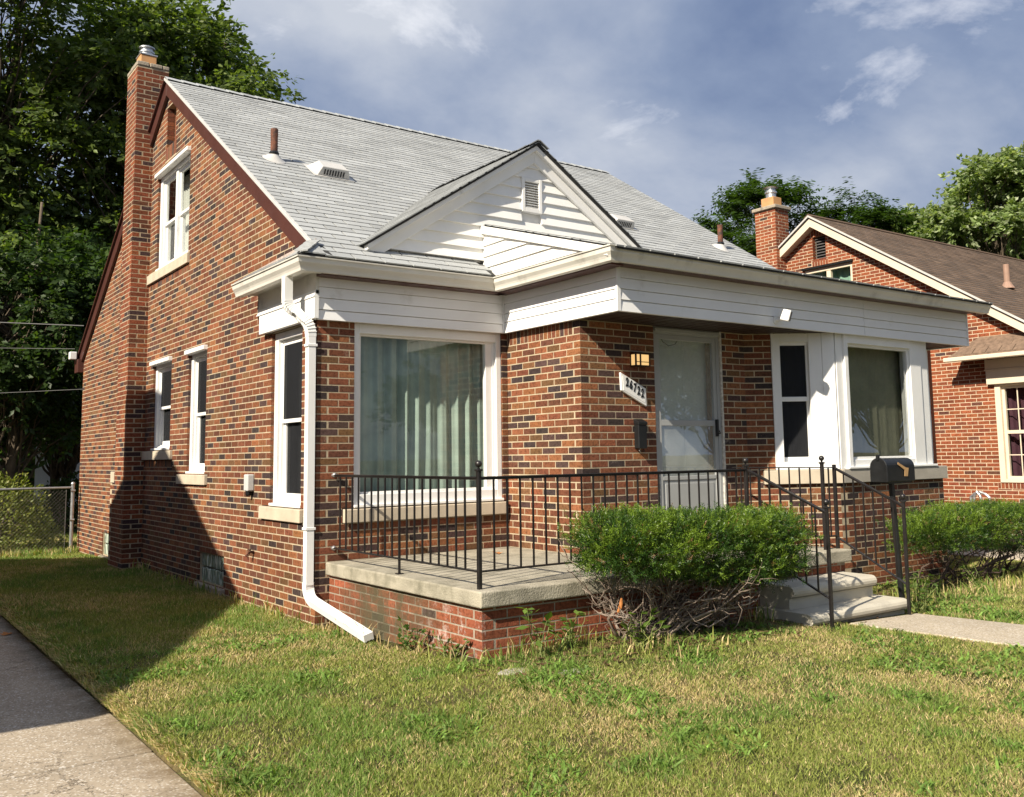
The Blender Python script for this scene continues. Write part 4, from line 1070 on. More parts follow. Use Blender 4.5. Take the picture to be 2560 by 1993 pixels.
# ---- front gable over the picture window: clapboards, rake trim, louvre
gab = empty('front_gable', (0, 0, 0)); gab.parent = house; gab.location = (0, 0, 3.6)
FG = Fr(0, 0.0, 1, 0, 0, -1)
hpg = ((-DS, 1, DZ-DS*DXc-0.20), (DS, 1, DZ+DS*DXc-0.20))
ex = 0.124; z = 3.60
LV = (2.34, 2.61, 4.205, 4.590)
def board_poly(a, b, u0=None, u1=None):
    poly = [(0.2, a), (4.6, a), (4.6, b), (0.2, b)]
    hp = list(hpg)
    if u1 is not None: hp.append((1, 0, u1))
    if u0 is not None: hp.append((-1, 0, -u0))
    return clip_poly(poly, hp)
k = 0
while z < 4.79:
    a, b = z, min(z+ex, 4.83)
    if b-a < 0.02: break
    spans = [(None, None)]
    if b > LV[2] and a < LV[3]: spans = [(None, LV[0]-0.001), (LV[1]+0.001, None)]
    for u0, u1 in spans:
        poly = board_poly(a, b, u0, u1)
        if len(poly) < 3: continue
        m = MB(); n = len(poly)
        fr_ = lambda zz: 0.026*(1-(zz-a)/(b-a))+0.006
        V = [FG.p(u, zz, fr_(zz)) for u, zz in poly]+[FG.p(u, zz, -0.03) for u, zz in poly]
        m.add(V, [tuple(range(n)), tuple(range(n, 2*n))[::-1]]+[(i, n+i, n+(i+1) % n, (i+1) % n) for i in range(n)])
        m.build('clapboard', mat_wood, gab)
    z += ex
m = MB(); poly = board_poly(3.5, 4.9); m.prism([FG.p(u, zz, -0.03) for u, zz in poly], (0, 0.05, 0)); m.build('backing', mat_wood, gab)
def slope_board(side, off0, off1, n0, n1, mat, name, xe):
    """trim board following the gable slope; off = distance below the deck"""
    xa = DXc
    P = [(xa, DZ-off0), (xe, dorm_z(xe)-off0), (xe, dorm_z(xe)-off1), (xa, DZ-off1)]
    m = MB(); m.prism([FG.p(u, zz, n0) for u, zz in P], FG.n*(n1-n0)); return m.build(name, mat, gab, bevel=0.003)
for sd, xe in ((-1, XL+0.02), (1, 3.98)):
    slope_board(sd, 0.035, 0.215, 0.02, 0.055, mat_wood, 'rake_board', xe)
    slope_board(sd, 0.030, 0.085, 0.055, 0.10, mat_wood, 'rake_moulding', xe)
    slope_board(sd, -0.004, 0.014, 0.08, 0.122, mat_under, 'roof_edge', xe)
m = MB(); frame_boxes(m, FG, LV[0], LV[1], LV[2], LV[3], 0.040, -0.02, 0.040, 0.05)
lv = m.build('gable_vent', mat_wood, house, bevel=0.004)
m = MB(); m.box(FG, LV[0]+0.03, LV[1]-0.03, LV[2]+0.03, LV[3]-0.03, -0.045, -0.022); m.build('vent_back', mat_wood, lv)
for i in range(10):
    z = LV[2]+0.055+i*0.0285
    m = MB(); m.prism([FG.p(LV[0]+0.04, z, 0.030), FG.p(LV[0]+0.04, z+0.006, 0.032), FG.p(LV[0]+0.04, z+0.028, -0.012), FG.p(LV[0]+0.04, z+0.022, -0.014)], FG.u*(LV[1]-LV[0]-0.08)); m.build('slat', mat_white, lv)
# cheek of the porch roof: the little clapboarded triangle facing left
FC = Fr(XP, 0.0, 0, -1, -1, 0)
zc0 = porch_z(0)-0.03
i = 0; z = 3.40
hpc = ((PSL, 1, zc0), (1, 0, 2.02))
m = MB(); poly = clip_poly([(-0.02, 3.36), (2.05, 3.36), (2.05, 4.2), (-0.02, 4.2)], list(hpc)); m.prism([FC.p(u, zz, -0.05) for u, zz in poly], FC.n*0.035); m.build('cheek_backing', mat_wood, gab)
while z < 3.93:
    poly = clip_poly([(0.006, z), (2.05, z), (2.05, z+0.118), (0.006, z+0.118)], list(hpc)+[(PSL, 1, zc0-0.06)])
    # sheared boards follow the eave line as in a weathered return
    if len(poly) >= 3:
        n = len(poly); m = MB(); fr_ = lambda zz: 0.020*(1-(zz-z)/0.118)+0.002
        m.add([FC.p(u, zz, fr_(zz)) for u, zz in poly]+[FC.p(u, zz, -0.02) for u, zz in poly], [tuple(range(n)), tuple(range(n, 2*n))[::-1]]+[(q, n+q, n+(q+1) % n, (q+1) % n) for q in range(n)])
        m.build('clapboard', mat_wood, gab)
    z += 0.118
m = MB(); m.prism([FC.p(0.0, zc0+0.01, 0.024), FC.p(2.06, zc0+0.01-PSL*2.06, 0.024), FC.p(2.06, zc0-0.075-PSL*2.06, 0.024), FC.p(0.0, zc0-0.075, 0.024)], FC.n*0.02); m.build('rake_board', mat_wood, gab, bevel=0.003)
# ---- roof furniture
def on_main(x, y): return Vector((x, y, main_z(y)))
def vent_pipe(x, y, h, r=0.042):
    p = on_main(x, y); m = MB(); m.lathe(p-Vector((0, 0, 0.08)), ((r, 0), (r, h*0.96), (r*1.04, h), (r*1.04, h+0.08), (r*0.8, h+0.08), (r*0.8, h-0.1)), 14)
    o = m.build('vent_pipe', mat_rust, house, smooth=False)
    m = MB(); up = Vector((0, -SL, 1)).normalized(); V = []
    seg = 16
    for rr, zz in ((0.135, 0.0), (0.10, 0.02), (0.062, 0.05), (0.050, 0.07)):
        for k in range(seg):
            a = 2*math.pi*k/seg; dx, dy = rr*math.cos(a), rr*math.sin(a)
            V.append(Vector((x+dx, y+dy, main_z(y+dy*(1 if zz < 0.03 else (0.6 if zz < 0.08 else 0.0)))+zz+0.012)))
    m.add(V, [(i*seg+k, i*seg+(k+1) % seg, (i+1)*seg+(k+1) % seg, (i+1)*seg+k) for i in range(3) for k in range(seg)])
    m.build('flashing_boot', mat_flash, o, smooth=True)
    m = MB(); m.lathe(p+Vector((0, 0, 0.065)), ((0.056, 0), (0.060, 0.02), (0.048, 0.04)), 14); m.build('rubber_collar', mat_blackpaint, o)
vent_pipe(0.43, 2.33, 0.38); vent_pipe(7.46, 1.80, 0.38)
def roof_vent(x, y):
    fr = Vector((x, y, main_z(y)+0.012)); up = Vector((0, 1, SL)).normalized(); nr = Vector((0, -SL, 1)).normalized(); ax = Vector((1, 0, 0))
    def q(u, v, w): return fr+ax*u+up*v+nr*w
    m = MB(); V = [q(-0.21, 0, 0), q(0.21, 0, 0), q(0.23, 0.34, 0), q(-0.23, 0.34, 0), q(-0.165, 0.0, 0.115), q(0.165, 0.0, 0.115), q(0.15, 0.20, 0.125), q(-0.15, 0.20, 0.125)]
    m.add(V, [(4, 5, 6, 7), (0, 1, 5, 4), (1, 2, 6, 5), (2, 3, 7, 6), (3, 0, 4, 7)])
    m.add([q(-0.26, -0.04, 0.004), q(0.26, -0.04, 0.004), q(0.26, 0.40, 0.004), q(-0.26, 0.40, 0.004)], [(0, 1, 2, 3)])
    o = m.build('roof_vent', mat_flash, house, bevel=0.006)
    m = MB()
    for i in range(8):
        u = -0.135+i*0.034; m.add([q(u, -0.004, 0.02), q(u+0.018, -0.004, 0.02), q(u+0.018, -0.004, 0.085), q(u, -0.004, 0.085)], [(0, 1, 2, 3)])
    m.build('vent_slot', mat_under, o)
roof_vent(1.05, 2.02); roof_vent(5.62, 2.00)
# ---- chimney
chim = empty('chimney', (0, 0, 0)); chim.parent = house; chim.location = (-4.0, 1.8, 0)
CX0, CX1, CY0, CY1, CZ = -0.255, 0.195, 6.10, 6.69, 7.40
FC1 = Fr(CX0, CY0, 1, 0, 0, -1); FC2 = Fr(CX0, CY0, 0, 1, -1, 0)
PAL_CH = (((0.235, 0.070, 0.034), 34), ((0.20, 0.060, 0.030), 22), ((0.26, 0.085, 0.035), 16), ((0.14, 0.055, 0.03), 12), ((0.06, 0.036, 0.036), 12))
brick_wall('house', chim, FC1, CX1-CX0, -0.12, CZ, (), own0=0, pal=PAL_CH, thick=0.1, shell=chim, name='mortar_bed')
brick_wall('house', chim, FC2, CY1-CY0, -0.12, CZ, (), own0=1, pal=PAL_CH, thick=0.1, shell=chim, name='mortar_bed')
FC3 = Fr(CX1, CY0, 0, 1, 1, 0)
brick_wall('house', chim, FC3, CY1-CY0, 5.6, CZ, (), pal=PAL_CH, thick=0.1, shell=chim, name='mortar_bed')
FC5 = Fr(CX0, CY1+0.005, 0, 1, -1, 0)
brick_wall('house', chim, FC5, 0.24, -0.12, 1.25, (), own1=1, pal=PAL_CH, thick=0.2, shell=chim, name='mortar_bed')
m = MB(); m.wbox(CX0+0.01, CX1-0.01, CY1-0.12, CY1-0.01, -0.1, CZ); m.build('chimney_core', mat_mortar, chim)
m = MB(); m.prism([(CX0-0.01, CY1, 1.25), (CX0-0.01, CY1+0.25, 1.25), (CX0-0.01, CY1, 1.40)], (0.24, 0, 0)); m.build('shoulder_stone', mat_stone, chim, bevel=0.005)
# mortared brick crown, uneven
for (x0, x1, y0, y1) in ((-0.262, -0.09, 6.09, 6.28), (-0.08, 0.10, 6.085, 6.27), (0.105, 0.20, 6.09, 6.29), (-0.262, -0.10, 6.285, 6.50), (-0.262, -0.1, 6.505, 6.70), (0.05, 0.20, 6.295, 6.70)):
    m = MB(); h = rng.uniform(0.05, 0.075); m.wbox(x0, x1, y0, y1, CZ+0.002, CZ+h); m.build('crown_brick', mat_capcrete, chim, bevel=0.014, seg=2)
m = MB(); m.wbox(-0.24, 0.18, 6.12, 6.67, CZ-0.05, CZ+0.03); m.build('crown_bed', mat_capcrete, chim)
m = MB(); m.wbox(-0.185, 0.045, 6.22, 6.48, CZ+0.02, CZ+0.235); m.build('flue_tile', mat_clay, chim, bevel=0.012, seg=2)
m = MB(); m.wbox(-0.195, 0.055, 6.21, 6.49, CZ+0.236, CZ+0.252)
c = Vector((-0.07, 6.35, CZ+0.25)); m.lathe(c, ((0.095, 0), (0.095, 0.05), (0.11, 0.055), (0.11, 0.075), (0.085, 0.08), (0.085, 0.115), (0.115, 0.125), (0.115, 0.14), (0.06, 0.165)), 20)
m.build('metal_flue_cap', mat_galv, chim, smooth=False)
# wall odds and ends that are fixed to the house
m = MB(); m.box(FS, 1.60, 1.72, 1.225, 1.40, 0.0, 0.075); ob = m.build('outlet_cover', M('grey_plastic', (0.50, 0.51, 0.51), 0.5, 0.05), house, bevel=0.012, seg=2)
m = MB(); m.tube([FS.p(1.66, 1.235, 0.045), FS.p(1.66, 1.19, 0.045), FS.p(1.655, 1.175, 0.045)], [0.03, 0.028, 0.02], 8); m.build('plug', mat_blackpaint, ob)
m = MB(); m.tube([FS.p(1.58, 0.60, -0.01), FS.p(1.58, 0.60, 0.06), FS.p(1.58, 0.56, 0.085)], 0.014, 8); m.tube([FS.p(1.545, 0.625, 0.05), FS.p(1.615, 0.625, 0.05)], 0.009, 6); m.tube([FS.p(1.60, 0.585, 0.04), FS.p(1.62, 0.55, 0.05), FS.p(1.625, 0.52, 0.045)], 0.006, 5); m.build('spigot', mat_rust, house)
flush_bricks({'house': (mat_brick1, mat_brickN)})
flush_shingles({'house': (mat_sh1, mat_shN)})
# ---------------------------------------------------------------- porch
porch = empty('front_porch', (2.2, -1.6, 0.05), 'concrete porch slab on red brick base with two pale stone steps', 'porch')
SZ = 0.612; XS0, XS1, YS = 0.092, 4.30, -2.63
m = MB()
outline = [(XS0, -0.01), (XS0, YS), (XS1, YS), (XS1, -1.25), (2.145, -1.25), (2.145, -0.01)]
m.prism([(x, y, SZ-0.115) for x, y in outline], (0, 0, 0.115)); slab = m.build('slab', mat_conc, porch, bevel=0.014, seg=3)
FP1 = Fr(0.135, -2.575, 0, 1, -1, 0); FP2 = Fr(0.135, -2.575, 1, 0, 0, -1)
ZP = SZ-0.118
brick_wall('porch', porch, FP1, 2.57, -0.10, ZP, (), own0=1, pal=PAL_PORCH, mortar=mat_mortarP, name='base_wall', cc=0.0672)
brick_wall('porch', porch, FP2, 4.12, -0.10, ZP, (), own0=0, own1=0, pal=PAL_PORCH, mortar=mat_mortarP, name='base_wall', cc=0.0672)
flush_bricks({'porch': (mat_brickP1, brick_mat('porch_brick_field', False, True))})
def step(x0, x1, yf, yb, zt, h):
    prof = [(yb, zt-h), (yf+0.045, zt-h), (yf+0.045, zt-0.105), (yf+0.012, zt-0.095)]
    for k in range(7):
        a = -1.25+k*(math.pi/2+1.25)/6; prof.append((yf+0.045-0.052*math.cos(a), zt-0.050+0.050*math.sin(a)))
    prof += [(yf+0.12, zt), (yb, zt)]
    m = MB(); m.prism([(x0, y, z) for y, z in prof], (x1-x0, 0, 0)); return m.build('step', mat_step, porch, bevel=0.006, seg=2)
step(3.02, 4.20, -2.95, -2.58, 0.405, 0.36); step(2.94, 4.30, -3.20, -2.60, 0.212, 0.26)
m = MB(); m.wbox(3.16, 3.163, -3.205, -2.96, 0.0, 0.205); m.build('step_joint', mat_under, porch)
# ---------------------------------------------------------------- railings
def iron_post(parent, x, y, z0, z1, w=0.030, ball=True, name='post'):
    m = MB(); m.bar((x, y, z0), (x, y, z1), w, w)
    if ball: m.wbox(x-w*0.75, x+w*0.75, y-w*0.75, y+w*0.75, z1-0.004, z1+0.012)
    o = m.build(name, mat_iron, parent, bevel=0.003)
    if ball:
        m = MB(); m.lathe((x, y, z1+0.01), ((0.012, 0), (0.008, 0.012), (0.012, 0.02)), 10); m.ball((x, y, z1+0.048), 0.026, 12, 8); m.build('finial', mat_iron, parent, smooth=True)
    return o
def baluster(parent, x, y, z0, z1, w=0.0115):
    m = MB(); m.bar((x, y, z0), (x, y, z1), w, w); return m.build('baluster', mat_iron, parent)
RT, RB = 1.400, 0.735
rl = empty('porch_railing', (0.166, -2.5, SZ), 'black iron porch railing along the slab edge in front of the picture window', 'railing')
m = MB(); m.bar((0.166, -0.035, RT), (0.166, -2.5, RT), 0.030, 0.010); m.bar((0.166, -0.035, RT-0.012), (0.166, -2.5, RT-0.012), 0.012, 0.014)
m.bar((0.166, -2.5, RT), (2.985, -2.5, RT-0.004), 0.030, 0.010); m.bar((0.166, -2.5, RT-0.012), (2.985, -2.5, RT-0.016), 0.012, 0.014); m.build('top_rail', mat_iron, rl, bevel=0.002)
m = MB(); m.bar((0.166, -0.035, RB), (0.166, -2.5, RB), 0.026, 0.013); m.bar((0.166, -2.5, RB), (2.985, -2.5, RB), 0.026, 0.013); m.build('bottom_rail', mat_iron, rl, bevel=0.002)
m = MB(); m.ball((0.166, -0.03, RT), 0.022); m.ball((0.166, -0.03, RB), 0.022); m.wbox(0.150, 0.182, -0.03, 0.002, RT-0.012, RT+0.010); m.wbox(0.150, 0.182, -0.03, 0.002, RB-0.010, RB+0.012); m.build('wall_bracket', mat_galv, rl)
for i in range(19):
    y = -0.160-i*0.1265
    if y > -2.43: baluster(rl, 0.166, y, RB if i != 9 else SZ, RT-0.01, 0.0125 if i != 9 else 0.016)
m = MB(); m.wbox(0.14, 0.192, -1.325, -1.273, SZ, SZ+0.008); m.build('foot_plate', mat_iron, rl)
for i in range(23):
    x = 0.294+i*0.1168
    if x < 2.93: baluster(rl, x, -2.5, RB, RT-0.01)
iron_post(rl, 0.166, -2.5, SZ-0.01, 1.448, 0.030)
iron_post(rl, 2.995, -2.5, SZ-0.01, 1.425, 0.030)
def stair_rail(o, x, y0, z0, x1, y1, z1, zfoot, n, low0, low1):
    p, q = Vector((x, y0, z0)), Vector((x1, y1, z1))
    m = MB(); m.bar(p, q, 0.030, 0.011); m.bar(p-Vector((0, 0, 0.012)), q-Vector((0, 0, 0.012)), 0.012, 0.013); m.build('top_rail', mat_iron, o, bevel=0.002)
    m = MB(); m.bar((x, y0, low0), (x1, y1, low1), 0.024, 0.013); m.build('bottom_rail', mat_iron, o, bevel=0.002)
    for i in range(1, n):
        t = i/n; a = p.lerp(q, t); zb = low0+(low1-low0)*t; baluster(o, a.x, a.y, zb, a.z-0.01)
    iron_post(o, x1, y1, zfoot, z1+0.035, 0.027)
s1 = empty('stair_handrail', (3.03, -3.32, 0.1), 'black iron handrail on the left of the steps, sloping down beside the clipped bush', 'handrail')
stair_rail(s1, 2.998, -2.52, 1.392, 3.035, -3.32, 1.045, gh(3.03, -3.32)-0.05, 7, 0.72, 0.345)
s2 = empty('stair_handrail', (4.22, -3.26, 0.06), 'black iron handrail on the right of the steps next to the mailbox', 'handrail')
stair_rail(s2, 4.262, -2.5, 1.388, 4.215, -3.26, 1.045, gh(4.2, -3.26)-0.05, 7, 0.72, 0.345)
m = MB(); m.bar((4.075, -1.36, RT-0.01), (4.075, -2.5, RT-0.01), 0.030, 0.010); m.bar((4.075, -2.5, RT-0.012), (4.262, -2.5, RT-0.014), 0.030, 0.010); m.build('top_rail', mat_iron, s2, bevel=0.002)
m = MB(); m.bar((4.075, -1.36, RB), (4.075, -2.5, RB), 0.024, 0.013); m.bar((4.075, -2.5, RB), (4.262, -2.5, RB), 0.024, 0.013); m.build('bottom_rail', mat_iron, s2, bevel=0.002)
for i in range(8): baluster(s2, 4.075, -1.47-i*0.1265, RB, RT-0.015)
baluster(s2, 4.17, -2.5, RB, RT-0.015)
iron_post(s2, 4.075, -2.5, SZ-0.01, 1.43, 0.030); iron_post(s2, 4.262, -2.5, SZ-0.01, 1.415, 0.030, False)
# ---------------------------------------------------------------- things on the front wall
num = empty('house_number_sign', FD.p(0.65, 2.18, 0.02), 'white slanted house number sign reading 26722 on the brick beside the door', 'sign')
sp = [(0.482, 2.352), (0.490, 2.172), (0.822, 2.018), (0.816, 2.200)]
m = MB(); m.prism([FD.p(u, z, 0.0) for u, z in sp], FD.n*0.028); m.build('plate', mat_white, num, bevel=0.007, seg=2)
ctr = (sum(p[0] for p in sp)/4, sum(p[1] for p in sp)/4)
m = MB(); m.prism([FD.p(ctr[0]+(u-ctr[0])*0.86, ctr[1]+(z-ctr[1])*0.80, 0.024) for u, z in sp], FD.n*0.007); m.build('face', mat_white, num, bevel=0.002)
def digit_mesh(ch, size):
    cu = bpy.data.curves.new('txt', 'FONT'); cu.body = ch; cu.size = size; cu.extrude = 0.0035; cu.align_x = 'CENTER'; cu.align_y = 'CENTER'; cu.shear = 0.12; cu.offset = 0.0035
    t = bpy.data.objects.new('txt', cu); COL.objects.link(t)
    dg = bpy.context.evaluated_depsgraph_get(); me = bpy.data.meshes.new_from_object(t.evaluated_get(dg)); bpy.data.objects.remove(t, do_unlink=True); return me
for i, ch in enumerate('26722'):
    me = digit_mesh(ch, 0.118)
    u = 0.558+i*0.0500; z = 2.264-i*0.0262-0.012
    o = bpy.data.objects.new('digit', me); COL.objects.link(o); me.materials.append(mat_blackpaint); o.parent = num
    me.transform(Matrix.Diagonal((0.62, 1.0, 1.0, 1.0)))
    Rm = Matrix((FD.u, Vector((0, 0, 1)), FD.n)).transposed().to_4x4()
    o.matrix_basis = Matrix.Translation(FD.p(u, z, 0.0325)-base_of(num)) @ Rm
lamp = empty('wall_lamp', FD.p(0.73, 2.47, 0.05), 'small lit porch lamp with amber glass panels on the brick above the number sign', 'lamp')
mat_lframe = M('bronze_frame', (0.035, 0.020, 0.013), 0.45, 0.2, metal=0.3)
m = MB(); m.box(FD, 0.64, 0.82, 2.415, 2.545, 0.0, 0.012); m.build('back_plate', mat_lframe, lamp)
m = MB(); m.prism([FD.p(0.615, 2.535, 0.10), FD.p(0.845, 2.535, 0.10), FD.p(0.82, 2.555, 0.0), FD.p(0.64, 2.555, 0.0)], (0, 0, 0.012)); m.box(FD, 0.635, 0.825, 2.415, 2.427, 0.012, 0.088)
for u in (0.630, 0.690, 0.813): m.box(FD, u, u+0.016, 2.420, 2.535, 0.076, 0.092)
m.box(FD, 0.644, 0.817, 2.455, 2.462, 0.084, 0.091); m.build('lamp_frame', mat_lframe, lamp, bevel=0.002)
em, nt, b, out = new_mat('amber_lamp_glass'); b.inputs['Base Color'].default_value = (0.75, 0.52, 0.25, 1); b.inputs['Roughness'].default_value = 0.35
b.inputs['Emission Color'].default_value = (1.0, 0.62, 0.24, 1); b.inputs['Emission Strength'].default_value = 0.5
m = MB(); m.box(FD, 0.640, 0.820, 2.428, 2.534, 0.014, 0.082); m.build('lamp_glass', em, lamp)
box = empty('wall_mailbox', FD.p(0.72, 1.75, 0.0), 'slim black wall letterbox beside the storm door', 'letterbox')
m = MB(); m.box(FD, 0.662, 0.775, 1.60, 1.845, 0.0, 0.070); m.build('box', mat_blackpaint, box, bevel=0.006)
m = MB(); m.prism([FD.p(0.657, 1.845, 0.0), FD.p(0.657, 1.835, 0.078), FD.p(0.657, 1.86, 0.078), FD.p(0.657, 1.895, 0.0)], FD.u*0.123); m.build('lid', mat_blackpaint, box, bevel=0.004)
m = MB(); m.tube([FD.p(0.69, 1.60, 0.03), FD.p(0.69, 1.575, 0.05), FD.p(0.75, 1.575, 0.05), FD.p(0.75, 1.60, 0.03)], 0.005, 5); m.build('newspaper_hook', mat_blackpaint, box)
sc = empty('security_camera', (4.22, YG, 2.915), 'white security camera on the porch fascia above the bay window', 'camera')
F3c = Fr(0, YG, 1, 0, 0, -1)
m = MB(); m.tube([F3c.p(4.225, 2.905, 0.0), F3c.p(4.225, 2.905, 0.022)], 0.042, 18); m.tube([F3c.p(4.225, 2.905, 0.02), F3c.p(4.235, 2.905, 0.07), F3c.p(4.245, 2.915, 0.10)], 0.016, 10); m.build('mount', mat_white, sc, bevel=0.0)
cd = Vector((0.45, -0.80, -0.28)).normalized(); cs = cd.cross(Vector((0, 0, 1))).normalized(); cu_ = cs.cross(cd)
cc_ = F3c.p(4.255, 2.945, 0.12)
def cq(a, b, c): return cc_+cd*a+cs*b+cu_*c
m = MB(); m.prism([cq(-0.045, -0.036, -0.06), cq(-0.045, 0.036, -0.06), cq(-0.045, 0.036, 0.06), cq(-0.045, -0.036, 0.06)], cd*0.095); m.build('body', mat_white, sc, bevel=0.016, seg=3, smooth=False)
m = MB(); m.prism([cq(0.0505, -0.026, -0.048), cq(0.0505, 0.026, -0.048), cq(0.0505, 0.026, 0.048), cq(0.0505, -0.026, 0.048)], cd*0.004); m.build('face', mat_blackpaint, sc)
# ---------------------------------------------------------------- mailbox on its post
mbx, mby = 4.44, -3.02
mb_ = empty('post_mailbox', (mbx+0.03, mby, gh(mbx, mby)), 'black metal mailbox with a tan flag on a black post beside the steps', 'mailbox')
m = MB(); m.bar((mbx+0.05, mby, gh(mbx, mby)-0.1), (mbx-0.03, mby, 1.245), 0.042, 0.042); m.build('post', mat_blackpaint, mb_, bevel=0.004)
m = MB(); r = 0.088; prof = []
for k in range(13): a = math.pi*k/12; prof.append((r*math.cos(a), 1.385+r*math.sin(a)))
prof += [(-r, 1.255), (r, 1.255)]
m.prism([(mbx-0.20, mby+p[0], p[1]) for p in prof], (0.43, 0, 0)); m.build('box', mat_blackpaint, mb_, bevel=0.004)
m = MB(); m.prism([(mbx-0.222, mby+p[0]*1.045, 1.37+(p[1]-1.37)*1.035) for p in prof], (0.035, 0, 0)); m.build('door', mat_blackpaint, mb_, bevel=0.005)
m = MB(); m.wbox(mbx-0.235, mbx-0.205, mby-0.014, mby+0.014, 1.45, 1.505); m.build('latch', mat_blackpaint, mb_, bevel=0.004)
mat_flag = M('tan_flag_paint', (0.42, 0.26, 0.12), 0.45, 0.12)
m = MB(); yF = mby-r-0.006
fl = [(-0.05, 1.432), (0.07, 1.382), (0.115, 1.378), (0.095, 1.30), (0.045, 1.302), (0.052, 1.358), (-0.055, 1.412)]
m.prism([(mbx+a, yF, z) for a, z in fl], (0, -0.004, 0)); m.build('flag', mat_flag, mb_)
m = MB(); m.wbox(mbx-0.17, mbx+0.20, mby-0.07, mby+0.07, 1.238, 1.252); m.build('bracket', mat_blackpaint, mb_)
# ---------------------------------------------------------------- neighbour on the right
XN = 12.8
nbr = empty('neighbour_house', (XN+4, 4.0, 0), 'orange brick house with brown shingle roof and cream trim, right of the porch', 'house')
mat_cream = M('cream_trim_paint', (0.66, 0.57, 0.44), 0.5, 0.06, 3)
mat_brickN1 = brick_mat('orange_brick_piece', True, eff=0.1); mat_brickNN = brick_mat('orange_brick_field', False, eff=0.1)
mat_mortarN = mortar_mat('pale_mortar', (0.55, 0.45, 0.32))
NY0, NYA, NZA, NSL = -1.6, 4.02, 6.36, 0.635
FN = Fr(XN, NY0, 0, 1, -1, 0)
def nz(y): return NZA-NSL*abs(y-NYA)
ya = NYA-NY0
Wn = (0.35-1.25-NY0, 0.40-NY0, 0.95, 2.68); Wa = (3.18-NY0, 4.37-NY0, 4.3, 5.36); Vn = (3.80-NY0, 4.12-NY0, 5.52, 6.02)
brick_wall('nbr', nbr, FN, 11.2, -0.3, 6.4, (Wn, Wa, Vn), hp=((-NSL, 1, NZA-NSL*ya-0.08), (NSL, 1, NZA+NSL*ya-0.08)), own0=1, pal=PAL_NBR, mortar=mat_mortarN,
           soldiers=((Vn[0]-0.05, Vn[1]+0.05, Vn[3], Vn[3]+0.2, 0.0677), (Vn[0]-0.05, Vn[1]+0.05, Vn[2]-0.14, Vn[2], 0.0677), (Wn[0]-0.05, Wn[1]+0.06, Wn[2]-0.11, Wn[2], 0.0677)))
m = MB(); m.wbox(XN+0.05, XN+9, NY0, NY0+0.14, -0.3, 2.9); m.wbox(XN+9, XN+9.14, NY0, 9.6, -0.3, 3.0); m.wbox(XN+0.15, XN+9, 9.45, 9.6, -0.3, 3.0)
m.build('wall', M('plain_orange_brick', (0.30, 0.08, 0.035), 0.9, 0.15, 12, 0.5, 40), nbr)
m = MB(); m.wbox(XN+0.5, XN+0.55, NY0+0.3, 9.2, 0.0, 2.9); m.wbox(XN+0.5, XN+0.55, 2.4, 5.6, 3.0, 5.2); m.build('interior', mat_interior, nbr)
# roof
nroof = empty('roof', (0, 0, 0)); nroof.parent = nbr
mat_shB1 = shingle_mat('brown_shingle_piece', True, (0.06, 0.045, 0.035)); mat_shBN = shingle_mat('brown_shingle_field', False, (0.06, 0.045, 0.035))
m = MB()
for s in (-1, 1):
    e = NYA+s*5.9
    m.prism([(XN-0.22, NYA, NZA+0.03), (XN+9.3, NYA, NZA+0.03), (XN+9.3, e, nz(e)+0.03), (XN-0.22, e, nz(e)+0.03)], (0, 0, 0.06))
m.build('roof_deck', mat_under, nroof)
upn = Vector((0, 1, NSL)).normalized()
shingle_plane('nbr', nroof, (XN-0.24, NYA-5.95, nz(NYA-5.95)+0.10), (1, 0, 0), upn, 9.6, 5.95*math.hypot(1, NSL), lambda p: p.y < NYA+0.02, expo=0.14, pal=((0.145, 0.098, 0.068), 0.16))
m = MB(); m.prism([(XN-0.24, NYA-0.13, NZA+0.045), (XN-0.24, NYA, NZA+0.125), (XN-0.24, NYA+0.13, NZA+0.045)], (9.5, 0, 0)); rc = m.build('ridge_cap', mat_shB1, nroof); rc.color = (0.12, 0.08, 0.055, 1)
for s in (-1, 1):
    e = NYA+s*5.9
    m = MB(); m.prism([(XN-0.20, NYA, NZA+0.05), (XN-0.20, e, nz(e)+0.05), (XN-0.20, e, nz(e)-0.13), (XN-0.20, NYA, NZA-0.15)], (0.03, 0, 0)); m.build('rake_board', mat_cream, nroof, bevel=0.003)
    m = MB(); m.prism([(XN-0.245, NYA, NZA+0.092), (XN-0.245, e, nz(e)+0.092), (XN-0.245, e, nz(e)+0.05), (XN-0.245, NYA, NZA+0.05)], (0.045, 0, 0)); m.build('drip_edge', mat_flash, nroof)
    m = MB(); m.prism([(XN-0.17, NYA, NZA-0.13), (XN-0.17, e, nz(e)-0.11), (XN, e, nz(e)-0.11), (XN, NYA, NZA-0.13)], (0, 0, 0.02)); m.build('soffit', mat_cream, nroof)
m = MB(); p = Vector((XN+2.55, 1.35, nz(1.35)+0.08)); m.lathe(p, ((0.15, 0), (0.11, 0.06), (0.07, 0.13), (0.06, 0.14), (0.06, 0.50), (0.045, 0.50)), 12); m.build('vent_pipe', M('tan_pipe', (0.30, 0.19, 0.14), 0.7, 0.1), nbr)
m = MB(); m.prism([(XN+3.25, 0.85, nz(0.85)+0.10), (XN+3.62, 0.85, nz(0.85)+0.10), (XN+3.62, 1.15, nz(1.15)+0.10), (XN+3.25, 1.15, nz(1.15)+0.10)], (0, -0.05, 0.10)); m.build('roof_vent', mat_blackpaint, nbr, bevel=0.02)
